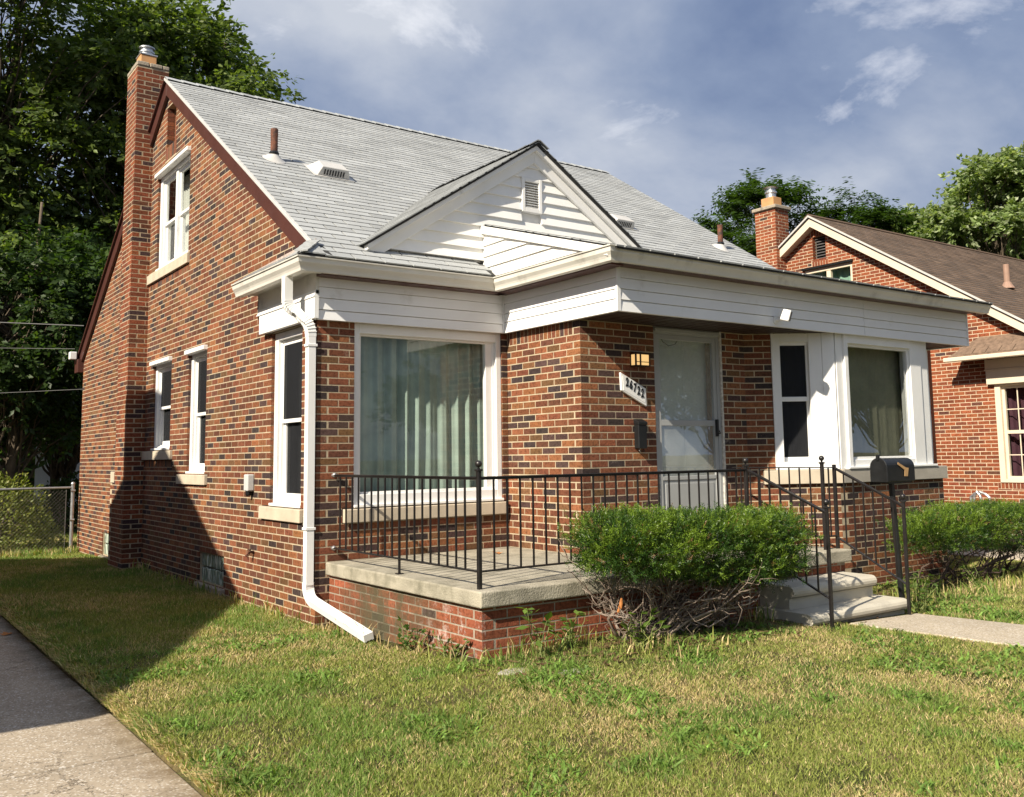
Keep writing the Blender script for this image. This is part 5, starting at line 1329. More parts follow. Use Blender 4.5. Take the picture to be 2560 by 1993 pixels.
# gable vent, attic window, picture window with hood
m = MB(); m.box(FN, Vn[0], Vn[1], Vn[2], Vn[3], -0.16, -0.13); vb = m.build('gable_vent', mat_under, nbr)
for i in range(8):
    z = Vn[2]+0.03+i*0.06; m = MB(); m.prism([FN.p(Vn[0]+0.02, z, -0.05), FN.p(Vn[0]+0.02, z+0.01, -0.05), FN.p(Vn[0]+0.02, z+0.05, -0.12), FN.p(Vn[0]+0.02, z+0.04, -0.12)], FN.u*(Vn[1]-Vn[0]-0.04)); m.build('slat', M('dark_louvre', (0.09, 0.085, 0.085), 0.6, 0.2) if i == 0 else bpy.data.materials['dark_louvre'], vb)
m = MB(); frame_boxes(m, FN, *Wa, 0.06, -0.10, -0.02, 0.06, 0.09); aw = m.build('window', mat_cream, nbr, bevel=0.003)
c = (Wa[0]+Wa[1])/2
m = MB(); m.box(FN, c-0.05, c+0.05, Wa[2]+0.06, Wa[3]-0.09, -0.1, -0.03); m.build('mullion', mat_cream, aw)
for a, b in ((Wa[0]+0.06, c-0.05), (c+0.05, Wa[1]-0.06)): pane(aw, FN, a, b, Wa[2]+0.06, Wa[3]-0.09, -0.07)
blinds(aw, FN, Wa[0], Wa[1], Wa[2], Wa[3], -0.22, M('mint_curtain', (0.22, 0.36, 0.29), 0.9, 0.1), step=0.2, amp=0.02)
m = MB(); m.box(FN, Wa[0]-0.03, Wa[1]+0.03, Wa[3]-0.01, Wa[3]+0.03, -0.02, 0.05); m.build('drip_cap', mat_blackpaint, aw)
m = MB(); frame_boxes(m, FN, Wn[0], Wn[1], Wn[2], Wn[3], 0.10, -0.12, 0.02, 0.06, 0.05); nwn = m.build('window', mat_cream, nbr, bevel=0.004)
u0, u1, z0, z1 = Wn[0]+0.10, Wn[1]-0.10, Wn[2]+0.06, Wn[3]-0.05; mid = (z0+z1)/2
half = (u0+u1)/2
for a, b in ((u0, half-0.04), (half+0.04, u1)):
    m = MB(); frame_boxes(m, FN, a, b, z0, z1, 0.05, -0.10, -0.04); m.box(FN, a+0.05, b-0.05, mid-0.03, mid+0.03, -0.10, -0.041); m.build('sash', mat_cream, nwn, bevel=0.003)
    for q0, q1 in ((z0+0.05, mid-0.03), (mid+0.03, z1-0.05)):
        pane(nwn, FN, a+0.05, b-0.05, q0, q1, -0.085)
        m = MB(); mu = (a+b)/2; mz = (q0+q1)/2; m.box(FN, mu-0.008, mu+0.008, q0, q1, -0.083, -0.070); m.box(FN, a+0.05, b-0.05, mz-0.008, mz+0.008, -0.083, -0.0705); m.build('muntin', mat_cream, nwn)
m = MB(); m.box(FN, half-0.04, half+0.04, z0, z1, -0.10, -0.02); m.build('mullion', mat_cream, nwn)
blinds(nwn, FN, Wn[0]+0.05, Wn[1]-0.05, Wn[2], Wn[3], -0.24, M('plum_curtain', (0.055, 0.018, 0.03), 0.9, 0.15), step=0.16, amp=0.03)
hw0, hw1 = Wn[0]-0.1, Wn[1]+0.18
m = MB(); m.box(FN, hw0, Wn[1]+0.10, Wn[3]-0.02, Wn[3]+0.22, 0.0, 0.09); m.box(FN, hw0, Wn[1]+0.12, Wn[3]+0.22, Wn[3]+0.245, 0.0, 0.105); m.box(FN, hw0, Wn[1]+0.11, Wn[3]+0.245, Wn[3]+0.42, 0.0, 0.092); m.build('window_header', mat_cream, nbr, bevel=0.004)
m = MB(); P = [FN.p(hw0, 3.13, 0.0), FN.p(hw0, 3.13, 0.46), FN.p(hw0, 3.17, 0.46), FN.p(hw0, 3.52, 0.0)]; V = [Vector(p) for p in P]+[FN.p(hw1+0.40, 3.13, 0.0), FN.p(hw1+0.40, 3.13, 0.46), FN.p(hw1+0.40, 3.17, 0.46), FN.p(hw1+0.05, 3.52, 0.0)]
m.add(V, [(0, 1, 2, 3), (4, 7, 6, 5), (0, 4, 5, 1), (1, 5, 6, 2), (2, 6, 7, 3)]); hood = m.build('window_hood', M('hood_tan_shingle', (0.17, 0.115, 0.08), 0.9, 0.3, 14, 0.6, 60), nbr)
m = MB(); m.box(FN, hw0, hw1+0.46, 3.08, 3.155, 0.40, 0.52); m.build('hood_gutter', mat_cream, hood, bevel=0.012)
for i in range(10):
    a = hw0+0.1+i*0.24
    if a+0.22 < hw1+0.3:
        for r_, (zz, nn) in enumerate(((3.19, 0.44), (3.285, 0.30))):
            m = MB(); s_ = 0.10*r_; m.prism([FN.p(a+s_, zz, nn), FN.p(a+s_+0.22, zz, nn), FN.p(a+s_+0.22, zz+0.11, nn-0.145), FN.p(a+s_, zz+0.11, nn-0.145)], (0, 0, 0.012)); m.build('shingle', bpy.data.materials['hood_tan_shingle'], hood)
# chimney
nch = empty('chimney', (0, 0, 0)); nch.parent = nbr
Fc1 = Fr(12.5, 4.83, 1, 0, 0, -1); Fc2 = Fr(12.5, 4.83, 0, 1, -1, 0)
brick_wall('nbr', nch, Fc1, 0.44, -0.2, 6.78, (), own0=0, pal=PAL_NBR, mortar=mat_mortarN, thick=0.1, shell=nch, name='mortar_bed')
brick_wall('nbr', nch, Fc2, 0.56, -0.2, 6.78, (), own0=1, pal=PAL_NBR, mortar=mat_mortarN, thick=0.1, shell=nch, name='mortar_bed')
m = MB(); m.wbox(12.45, 12.99, 4.78, 5.44, 6.782, 6.86); m.build('chimney_cap', mat_capcrete, nch, bevel=0.012)
m = MB(); m.wbox(12.58, 12.86, 4.93, 5.27, 6.86, 7.08); m.build('flue_tile', mat_clay, nch, bevel=0.01)
m = MB(); m.lathe((12.72, 5.10, 7.08), ((0.11, 0), (0.11, 0.10), (0.13, 0.11), (0.13, 0.15), (0.10, 0.16), (0.10, 0.20), (0.14, 0.22), (0.17, 0.235), (0.05, 0.27)), 16); m.build('metal_flue_cap', mat_galv, nch)
flush_bricks({'nbr': (mat_brickN1, mat_brickNN)})
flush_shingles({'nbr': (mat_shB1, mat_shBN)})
# gas meter by the wall
gm = empty('gas_meter', (12.55, 0.76, gh(12.5, 0.76)), 'grey gas meter with looped pipes on the orange brick wall behind the right bush', 'meter')
m = MB(); m.wbox(12.48, 12.66, 0.58, 0.95, 0.28, 0.56); m.build('body', M('meter_grey', (0.36, 0.38, 0.39), 0.5, 0.1), gm, bevel=0.04, seg=3)
for y0, y1 in ((0.66, 0.78), (0.84, 0.50)):
    m = MB(); pts = [(12.57, y0, 0.55), (12.57, y0, 0.70)]+[(12.57, y0+(y1-y0)*t, 0.70+0.09*math.sin(math.pi*t)) for t in (0.2, 0.5, 0.8)]+[(12.57, y1, 0.70), (12.57, y1, 0.0)]
    m.tube(pts, 0.026, 8); m.build('pipe', mat_galv, gm)
m = MB(); m.wbox(12.465, 12.478, 0.72, 0.90, 0.40, 0.50); m.build('dial_plate', mat_white, gm)
# driveway between the houses
m = MB(); m.wbox(9.2, 12.2, -11, 12, -0.05, 0.075); dv = m.build('neighbour_driveway', mat_walk); tag(dv, kind='structure')
# ---------------------------------------------------------------- neighbour on the left, seen only by its shadow
lh = empty('left_house', (-10, 3.1, 0), 'brick house left of the driveway whose gable throws the shadow on the side wall', 'house')
XLh, YLa, ZLa, LSL = -6.3, 3.14, 6.55, 0.545
m = MB(); m.prism([(XLh, YLa-5.9, -0.2), (XLh, YLa+5.9, -0.2), (XLh, YLa+5.9, 3.2), (XLh, YLa, ZLa-0.1), (XLh, YLa-5.9, 3.2)], (-8.0, 0, 0)); m.build('wall', M('left_house_brick', (0.25, 0.09, 0.05), 0.9, 0.2, 14, 0.5, 40), lh)
m = MB()
for s in (-1, 1):
    e = YLa+s*6.2; ze = ZLa-LSL*6.2
    m.prism([(XLh+0.10, YLa, ZLa), (XLh-8.1, YLa, ZLa), (XLh-8.1, e, ze), (XLh+0.10, e, ze)], (0, 0, -0.14))
m.build('roof', M('left_house_shingle', (0.16, 0.13, 0.11), 0.9, 0.2, 14, 0.5, 40), lh)
m = MB(); m.wbox(XLh-0.3, XLh+0.16, 3.62, 4.22, 0, 7.3); m.build('chimney', bpy.data.materials['left_house_brick'], lh, bevel=0.01)
# ---------------------------------------------------------------- vegetation
def leaf_geo(P, D, Nrm, L, W, fold=0.25):
    """P base points, D directions, Nrm normals, arrays -> verts (n*4), quad loops"""
    S = np.cross(D, Nrm); S /= (np.linalg.norm(S, axis=1, keepdims=True)+1e-9)
    Nn = np.cross(S, D)
    L = L[:, None]; W = W[:, None]
    mid = P+D*L*0.45-Nn*W*fold
    V = np.stack([P, mid+S*W*0.5+Nn*W*fold*1.2, P+D*L, mid-S*W*0.5+Nn*W*fold*1.2], 1).reshape(-1, 3)
    return V
def unit(v): return v/(np.linalg.norm(v, axis=-1, keepdims=True)+1e-9)
def leaves_mesh(name, P, D, Nrm, L, W, cols, mat, parent):
    V = leaf_geo(P, D, Nrm, L, W); n = len(P)
    return np_mesh(name, V, np.arange(n*4), np.full(n, 4), mat, parent, cols)
def pal_cols(r, n, pal, var=0.18):
    pal = np.array(pal); c = pal[r.integers(0, len(pal), n)]
    return np.clip(c*(1+r.normal(0, var, (n, 1))), 0.003, 0.9)
def make_tree(name, label, loc, H, rx, ry, zb, ncl, per, leaf, pal, seed, group=None, trunk_r=0.2, spread=0.8, style='spray', bias=0.5, stems=1, twig_len=0.75, lean=(0, 0)):
    r = np.random.default_rng(seed)
    z0 = gh(loc[0], loc[1])
    t = empty(name, (loc[0], loc[1], z0), label, 'tree', group)
    O = np.array([loc[0], loc[1], z0]); top = O+np.array([lean[0], lean[1], H*0.86])
    mb = MB(); trunks = []
    for s in range(stems):
        a = r.uniform(0, 6.28); off = np.array([math.cos(a), math.sin(a), 0])*(0.0 if stems == 1 else 0.25)
        end = top+np.array([math.cos(a), math.sin(a), 0])*(0.0 if stems == 1 else rx*0.35)
        pts = []; m = 9
        w = r.normal(0, 0.10, (m+1, 2)).cumsum(0)*0.7
        for i in range(m+1):
            k = i/m; p = O+off+(end-O-off)*k; p = p+np.array([w[i, 0], w[i, 1], 0])*min(1, 3*k); pts.append(p)
        trunks.append(pts)
        mb.tube([tuple(p) for p in pts], [max(0.03, trunk_r*(1-0.86*i/m)) for i in range(m+1)], 9)
    # cluster centres on lobes inside an uneven crown
    C = []
    nl = max(9, ncl//9); lobes = []
    zc = (zb+H)/2; rz = (H-zb)/2
    for i in range(nl):
        v = unit(r.normal(0, 1, 3)); k = r.uniform(0.45, 0.86)
        lobes.append((O+np.array([lean[0]*0.8+v[0]*rx*k, lean[1]*0.8+v[1]*ry*k, zc+v[2]*rz*k]), r.uniform(0.26, 0.42)))
    for i in range(ncl):
        lc, lr = lobes[i % nl]; v = unit(r.normal(0, 1, 3)); v[2] = abs(v[2])*0.9-0.25
        k = r.uniform(0.55, 1.0)
        p = lc+v*np.array([rx, ry, rz])*lr*k
        C.append(p)
    C = np.array(C)
    for i, c in enumerate(C):
        tr = trunks[i % stems]; hz = np.clip((c[2]-z0)/H-0.16-0.10*r.random(), 0.12, 0.9); j = int(hz/0.86*9); j = min(max(j, 1), 8)
        b = np.array(tr[j]); mid = b*0.45+c*0.55+np.array([0, 0, 0.05*H*0.3])+r.normal(0, 0.18, 3)
        rad = trunk_r*0.13*(1-hz)+0.014
        mb.tube([tuple(b), tuple(b*0.72+mid*0.28+r.normal(0, 0.08, 3)), tuple(mid), tuple(mid*0.4+c*0.6+r.normal(0, 0.08, 3)), tuple(c)], [rad*1.25, rad, rad*0.7, rad*0.45, 0.008], 5, cap=False)
    mb.build('trunk', mat_bark, t, smooth=True)
    # sprays
    n = ncl*per
    ci = np.repeat(np.arange(ncl), per)
    nt_ = 9
    td = unit(r.normal(0, 1, (ncl, nt_, 3))*np.array([1, 1, 0.55])+np.array([0, 0, 0.10]))
    outw = unit((C-O-np.array([0, 0, zc]))*np.array([1, 1, 0.6]))
    td = unit(td+0.55*outw[:, None, :])
    ti = r.integers(0, nt_, n); tt = r.uniform(0.05, 1.0, n)**0.8
    Dt = td[ci, ti]
    tl = twig_len*r.uniform(0.7, 1.3, (ncl, nt_))[ci, ti]
    P = C[ci]+Dt*(tt*tl)[:, None]*spread/0.8; P[:, 2] -= 0.22*(tt**2)*tl
    P += r.normal(0, 0.05*spread, (n, 3))
    side = unit(np.cross(Dt, np.array([0, 0, 1.0]))); sg = r.choice([-1, 1], n)[:, None]
    if style == 'frond':
        D = unit(Dt*0.35+side*sg*1.0+np.array([0, 0, -0.35])+r.normal(0, 0.12, (n, 3)))
        Nn = unit(np.array([0, 0, 1.0])+r.normal(0, 0.25, (n, 3)))
    else:
        D = unit(Dt*0.7+side*sg*0.8+np.array([0, 0, -0.30])+r.normal(0, 0.35, (n, 3)))
        Nn = unit(np.array([0, 0, 0.55])+outw[ci]*0.45+r.normal(0, 0.6, (n, 3)))
    L = leaf*r.uniform(0.7, 1.25, n); W = L*(0.34 if style == 'frond' else 0.55)
    cols = pal_cols(r, n, pal)*(0.80+0.40*r.random(ncl)[ci])[:, None]
    leaves_mesh('crown', P, D, Nn, L, W, np.clip(cols, 0, 1), mat_leaf, t)
    return t
def copy_tree(t, loc, rz, sc, label, group):
    c = t.copy(); COL.objects.link(c); c.location = (loc[0], loc[1], gh(*loc)); c.rotation_euler = (0, 0, rz); c.scale = (sc, sc, sc); c['label'] = label
    if group: c['group'] = group
    for ch in t.children:
        d_ = ch.copy(); COL.objects.link(d_); d_.parent = c
    return c
GREEN = ((0.128, 0.178, 0.044), (0.105, 0.155, 0.040), (0.158, 0.208, 0.055), (0.08, 0.125, 0.034))
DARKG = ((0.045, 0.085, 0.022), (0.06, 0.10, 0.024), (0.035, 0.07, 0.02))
PALE = ((0.25, 0.32, 0.13), (0.20, 0.27, 0.095), (0.36, 0.41, 0.25), (0.15, 0.21, 0.075))
GB = 'trees behind the brick house'
tA = make_tree('maple_tree', 'tall broadleaf tree with forked grey stems at the left edge behind the house', (-1.2, 17.2), 17.0, 4.6, 4.2, 3.5, 230, 230, 0.185, GREEN, 11, GB, 0.26, 0.95, stems=3, twig_len=0.85)
tB = make_tree('maple_tree', 'broad bright green tree crown rising behind the chimney and roof ridge', (3.6, 18.6), 15.3, 4.5, 4.0, 4.0, 300, 250, 0.180, GREEN, 23, GB, 0.24, 0.95, stems=2, twig_len=0.85)
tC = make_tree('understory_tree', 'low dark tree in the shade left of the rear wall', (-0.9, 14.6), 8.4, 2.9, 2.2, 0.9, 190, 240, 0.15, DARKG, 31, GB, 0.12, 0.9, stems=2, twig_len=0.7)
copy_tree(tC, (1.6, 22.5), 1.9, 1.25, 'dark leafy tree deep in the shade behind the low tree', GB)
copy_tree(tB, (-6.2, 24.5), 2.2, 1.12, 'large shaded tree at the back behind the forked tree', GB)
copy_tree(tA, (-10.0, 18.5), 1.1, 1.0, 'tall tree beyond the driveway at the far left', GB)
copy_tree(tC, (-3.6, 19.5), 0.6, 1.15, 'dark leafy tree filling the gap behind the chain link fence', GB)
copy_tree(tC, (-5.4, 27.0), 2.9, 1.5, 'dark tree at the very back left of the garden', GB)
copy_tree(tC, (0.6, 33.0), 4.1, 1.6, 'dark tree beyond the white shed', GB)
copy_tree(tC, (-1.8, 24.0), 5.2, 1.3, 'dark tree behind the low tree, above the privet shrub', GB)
GR = 'trees behind the orange brick house'
tD = make_tree('sumac_tree', 'dark green tree with long drooping fronds behind the right chimney', (22.6, 13.6), 11.9, 2.9, 2.9, 4.5, 130, 330, 0.19, ((0.055, 0.105, 0.026), (0.07, 0.125, 0.03), (0.045, 0.085, 0.022)), 41, GR, 0.16, 0.9, 'frond', twig_len=0.85)
tE = make_tree('poplar_tree', 'tall pale green windblown tree at the right edge above the brown roof', (26.6, 7.2), 11.4, 2.7, 2.7, 4.5, 200, 250, 0.18, PALE, 53, GR, 0.16, 0.85, twig_len=0.7)
copy_tree(tE, (27.2, 10.4), 1.4, 0.92, 'shorter pale green tree left of the tall windblown one', GR)
copy_tree(tD, (25.6, 11.6), 2.0, 0.93, 'low dark frond tree between the chimney tree and the pale trees', GR)
copy_tree(tE, (31.0, 4.6), 2.6, 0.92, 'pale tree behind the brown roof at the far right', GR)
copy_tree(tD, (30.0, 12.0), 4.0, 0.92, 'dark frond tree half hidden behind the shorter pale tree', GR)
copy_tree(tE, (29.5, 18.0), 5.0, 0.9, 'small pale tree left of the right chimney', GR)
GS = 'street trees mirrored in the front windows'
for i, (x, y, s_, k) in enumerate(((12, -31, 1.0, 0), (19, -27, 1.5, 2), (24, -29, 0.9, 1), (31, -26, 1.7, 2), (36, -31, 1.1, 0), (43, -26, 1.8, 2), (47, -29, 1.0, 1), (55, -26, 1.7, 2), (63, -30, 1.1, 0))):
    copy_tree((tA, tB, tC)[k], (x, y), i*1.3, s_, 'street tree across the road, mirrored in the front windows', GS)
# ---------------------------------------------------------------- clipped yew bushes
def yew(name, label, cx, cy, hx, hy, zlo, zhi, n, seed, dips=()):
    r = np.random.default_rng(seed); g0 = gh(cx, cy-0.0)
    t = empty(name, (cx, cy, g0), label, 'bush', None)
    q = n*3; p = r.uniform(-1, 1, (q, 3))
    e = 3.6
    rad = (np.abs(p[:, 0])**e+np.abs(p[:, 1])**e+np.abs(p[:, 2])**e)**(1/e)
    nzv = fbm(p[:, 0]*hx*1.0+cx+p[:, 1]*0.7, p[:, 2]*0.6+p[:, 1]*hy, 5.2, seed)
    lim = 0.82+0.55*(nzv-0.40)+0.10*(r.random(q) < 0.03)
    keep = (rad < lim)&(rad > lim-0.30-0.25*r.random(q))
    keep &= ~((p[:, 2] < -0.25)&(rad < lim-0.2)&(r.random(q) < 0.5))
    p = p[keep][:n]; nn = len(p)
    nrm = unit(np.sign(p)*np.abs(p)**(e-1)/np.array([hx, hy, (zhi-zlo)/2]))
    zc, hz = (zlo+zhi)/2, (zhi-zlo)/2
    B = np.stack([cx+p[:, 0]*hx, cy+p[:, 1]*hy, zc+p[:, 2]*hz], 1)
    B[:, 2] += -0.13*np.clip(p[:, 0]+0.30, 0, 1)*np.clip(0.3-p[:, 2], 0, 1.3)+0.03*np.sin(B[:, 0]*2.1)
    d = unit(nrm*0.9+np.array([0, 0, 0.75])+r.normal(0, 0.45, (nn, 3)))
    k = 9; sl = r.uniform(0.035, 0.085, nn)
    ii_ = np.repeat(np.arange(nn), k); s = np.tile(np.linspace(0.05, 1, k), nn)
    ax = unit(np.cross(d, r.normal(0, 1, (nn, 3))))[ii_]
    sg = np.tile(np.array([1, -1]*5)[:k], nn)[:, None]
    P = B[ii_]+d[ii_]*(sl[ii_]*s)[:, None]
    D = unit(d[ii_]*0.9+ax*sg*0.8+r.normal(0, 0.2, (nn*k, 3)))
    Nn = unit(np.cross(D, ax)+r.normal(0, 0.4, (nn*k, 3)))
    L = r.uniform(0.016, 0.030, nn*k); W = np.full(nn*k, 0.0066)
    fresh_toplit = fbm(B[:, 0]*1.0, B[:, 2]+B[:, 1], 6.0, seed+9)+r.normal(0, 0.12, nn)+0.13*p[:, 2]-0.05  # random fresh growth; the height term also paints a sunlit top
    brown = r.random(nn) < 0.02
    c0 = np.array([0.030, 0.072, 0.011]); c1 = np.array([0.130, 0.205, 0.020]); f = np.clip((fresh_toplit-0.38)/0.2, 0, 1)[:, None]
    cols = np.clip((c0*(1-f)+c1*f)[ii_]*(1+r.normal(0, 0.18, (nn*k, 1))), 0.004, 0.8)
    cols[brown[ii_]] = np.array([0.20, 0.12, 0.05])
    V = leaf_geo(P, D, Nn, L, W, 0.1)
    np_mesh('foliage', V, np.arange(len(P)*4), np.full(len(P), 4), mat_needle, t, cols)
    return t, r
def wiggle(r, a, b, n=6, amp=0.05):
    a, b = np.array(a, float), np.array(b, float); L = np.linalg.norm(b-a)
    w = np.cumsum(r.normal(0, amp*L/n*2.2, (n+1, 3)), 0); w -= np.linspace(0, 1, n+1)[:, None]*w[-1]
    w -= w[0]*np.linspace(1, 0, n+1)[:, None]
    return [tuple(a+(b-a)*i/n+w[i]) for i in range(n+1)]
def branchwork(t, r, roots, tips, rad=0.018, twigs=5, mat=None):
    mb = MB()
    for i, tip in enumerate(tips):
        ro = roots[i % len(roots)]; pts = wiggle(r, ro, tip, 7, 0.22); R = rad*r.uniform(0.6, 1.15)
        mb.tube(pts, [R*(1-0.72*k/7) for k in range(8)], 6)
        for j in range(twigs):
            k = r.integers(2, 8); b = np.array(pts[k-1]); e = b+unit(np.array(tip)-np.array(ro)+r.normal(0, 0.55, 3))*r.uniform(0.08, 0.30)
            q = wiggle(r, b, e, 4, 0.3); mb.tube(q, [R*0.42, R*0.34, R*0.26, R*0.18, R*0.08], 4, cap=False)
    return mb.build('branch', mat or mat_twig, t, smooth=True)
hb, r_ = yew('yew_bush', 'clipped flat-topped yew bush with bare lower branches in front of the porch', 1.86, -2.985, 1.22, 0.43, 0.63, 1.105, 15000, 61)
g1 = gh(1.4, -2.95)
roots = [(1.22, -2.80, g1-0.02), (1.34, -2.86, g1-0.02), (1.46, -2.84, g1-0.02), (1.60, -2.78, g1-0.02), (1.75, -2.86, g1-0.02)]
tips = []
for i in range(13): tips.append((r_.uniform(0.72, 1.4), -2.98+r_.uniform(-0.34, 0.28), r_.uniform(0.60, 0.78)))
for i in range(30): tips.append((r_.uniform(1.4, 2.85), -2.98+r_.uniform(-0.34, 0.28), r_.uniform(0.50, 0.72)))
branchwork(hb, r_, roots+[(2.0, -2.80, g1-0.02), (2.25, -2.86, g1-0.02)], tips, 0.0125, 9)
low = [(2.25, -3.16, 0.46), (1.95, -3.20, 0.32), (2.1, -3.15, 0.36), (0.86, -3.10, 0.50), (0.78, -2.90, 0.60), (0.92, -3.16, 0.42)]
branchwork(hb, r_, [(1.5, -2.95, g1), (1.28, -2.92, g1)], low, 0.013, 4, M('barked_grey_branch', (0.36, 0.29, 0.24), 0.85, 0.25, 16, 0.5, 80, 0.003))
m = MB(); m.tube(wiggle(r_, (1.02, -3.00, 0.42), (1.05, -3.01, 0.52), 3, 0.1), [0.008, 0.015, 0.014, 0.007], 7); m.build('torn_bark', M('fresh_orange_wood', (0.40, 0.15, 0.04), 0.8, 0.3, 30), hb)
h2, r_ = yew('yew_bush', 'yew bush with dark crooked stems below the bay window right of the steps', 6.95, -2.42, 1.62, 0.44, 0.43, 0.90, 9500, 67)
g2 = gh(6.5, -2.5)
roots = [(5.75, -2.42, g2), (6.05, -2.40, g2), (6.55, -2.45, g2), (7.0, -2.40, g2), (7.5, -2.42, g2)]
tips = [(r_.uniform(5.5, 8.3), -2.42+r_.uniform(-0.3, 0.3), r_.uniform(0.44, 0.60)) for i in range(26)]
branchwork(h2, r_, roots, tips, 0.015, 5, M('dark_yew_bark', (0.075, 0.05, 0.038), 0.9, 0.3, 14, 0.6, 60))
# ---------------------------------------------------------------- chain link fence, shrub, shed, wires at the back left
fen = empty('chain_link_fence', (-0.13, 10.35, gh(-0.13, 10.35)), 'galvanised chain link fence between the rear corner and the driveway', 'fence')
FY_ = 10.35
m = MB(); m.tube([(-0.13, FY_, -0.2), (-0.13, FY_, 1.17)], 0.030, 12); m.ball((-0.13, FY_, 1.18), 0.036, 10, 6); m.build('post', mat_galv, fen, smooth=False)
m = MB(); m.tube([(-0.13, FY_, 1.115), (-6.2, FY_, 1.13)], 0.021, 8); m.build('top_rail', mat_galv, fen)
m = MB(); m.tube([(-2.35, FY_, -0.2), (-2.35, FY_, 1.12)], 0.024, 10); m.build('post', mat_galv, fen)
m = MB()
for z in (1.06, 0.55):
    m = MB(); m.tube([(-0.165, FY_-0.03, z), (-0.095, FY_-0.03, z)], 0.02, 6); m.build('clamp', mat_galv, fen)
m = MB(); m.bar((-0.235, FY_, 0.02), (-0.235, FY_, 1.08), 0.012, 0.005); m.build('tension_bar', mat_galv, fen)
V = []; F = []
def thin(a, b, rr=0.0012):
    a, b = Vector(a), Vector(b); base = len(V)
    for q in (a, b):
        for dx, dy in ((-rr, 0), (rr*0.6, rr), (rr*0.6, -rr)): V.append((q.x+dx, q.y+dy, q.z))
    F.extend([(base, base+1, base+4, base+3), (base+1, base+2, base+5, base+4), (base+2, base, base+3, base+5)])
for s in (1, -1):
    for i in range(-22, 90):
        x = -0.235-i*0.062; L = 1.05; x2 = x-s*L*0.95
        a, b = (x, 0.03), (x2, 1.08)
        lo, hi = min(a[0], b[0]), max(a[0], b[0])
        if hi < -5.0 or lo > -0.235: continue
        def cut(p, q, xl):
            t = (xl-p[0])/(q[0]-p[0]); return (xl, p[1]+(q[1]-p[1])*t)
        if a[0] > -0.235: a = cut(a, b, -0.235)
        if b[0] > -0.235: b = cut(a, b, -0.235)
        thin((a[0], FY_+0.004*s, a[1]), (b[0], FY_+0.004*s, b[1]))
m = MB(); m.add(V, F); m.build('wire_mesh', M('dull_fence_wire', (0.17, 0.15, 0.13), 0.7, 0.3, 20), fen, kind='stuff')
def shrub(name, label, cx, cy, hx, hy, h, n, seed, pal, leaf=0.05, cat='shrub'):
    r = np.random.default_rng(seed); g0 = gh(cx, cy); t = empty(name, (cx, cy, g0), label, cat)
    p = r.normal(0, 1, (n, 3)); p = unit(p)*(r.uniform(0.5, 1, (n, 1))**0.5); p[:, 2] = np.abs(p[:, 2])
    lump = 0.8+0.4*fbm(p[:, 0]*2+cx, p[:, 2]*2+p[:, 1], 2.2, seed)
    P = np.stack([cx+p[:, 0]*hx*lump, cy+p[:, 1]*hy*lump, g0+0.08+p[:, 2]*h*lump], 1)
    D = unit(p+r.normal(0, 0.6, (n, 3))); Nn = unit(p+np.array([0, 0, 0.5])+r.normal(0, 0.5, (n, 3)))
    L = leaf*r.uniform(0.7, 1.3, n)
    leaves_mesh('foliage', P, D, Nn, L, L*0.6, pal_cols(r, n, pal), mat_leaf, t)
    mb = MB()
    for i in range(14):
        v = unit(r.normal(0, 1, 3)); mb.tube(wiggle(r, (cx+r.normal(0, 0.1), cy+r.normal(0, 0.1), g0), (cx+v[0]*hx*0.7, cy+v[1]*hy*0.7, g0+abs(v[2])*h*0.8+0.1), 5, 0.15), [0.016, 0.014, 0.011, 0.009, 0.006, 0.004], 5)
    mb.build('stem', mat_twig, t)
    return t
shrub('privet_shrub', 'yellow-green privet shrub behind the chain link fence', -1.45, 11.5, 1.35, 0.8, 1.42, 12000, 71, ((0.20, 0.24, 0.045), (0.15, 0.19, 0.035), (0.25, 0.26, 0.06)), 0.06)
shrub('dark_shrub', 'dark round shrub against the shed behind the fence', 0.9, 15.5, 0.9, 0.8, 1.25, 6000, 73, DARKG, 0.07)
sh = empty('garden_shed', (3.6, 29.0, 0), 'white board shed half hidden in the shade behind the dark shrub', 'shed')
m = MB(); m.wbox(2.3, 6.4, 27.6, 30.5, -0.1, 2.25); m.build('wall', mat_alum, sh)
m = MB(); m.prism([(2.1, 27.4, 2.2), (2.1, 30.7, 2.2), (2.1, 29.05, 3.3)], (4.5, 0, 0)); m.build('roof', M('shed_roof', (0.14, 0.10, 0.08), 0.9, 0.2), sh)
m = MB(); m.wbox(3.4, 4.3, 27.57, 27.6, 0.0, 1.95); m.build('door', M('shed_door_grey', (0.36, 0.38, 0.40), 0.6, 0.1), sh)
mat_wire = M('overhead_cable', (0.13, 0.13, 0.13), 0.6, 0.1)
for i, (a, b, lab) in enumerate((((0.0, 10.62, 4.05), (-9.0, 19.3, 5.25), 'uppermost overhead cable running left from the rear eave'), ((-0.13, 10.66, 3.62), (-9.0, 19.4, 4.45), 'middle overhead cable ending at the white box on the rear eave'), ((0.02, 10.56, 2.88), (-9.0, 19.3, 2.95), 'lowest overhead cable behind the rear corner'))):
    m = MB(); A, B_ = Vector(a), Vector(b); m.tube([A.lerp(B_, k/14)-Vector((0, 0, 0.10*math.sin(math.pi*k/14))) for k in range(15)], 0.005 if i else 0.009, 5)
    tag(m.build('overhead_cable', mat_wire), lab, 'cable', 'cables behind the house')
r = np.random.default_rng(77); n = 26000; hx = r.uniform(-26, 16, n); hz = r.random(n)**0.8; hy = 39+r.normal(0, 0.5, n)
hr = empty('hedge_row', (-5, 39, 0), 'tall dark hedge closing the back of the garden', 'hedge')
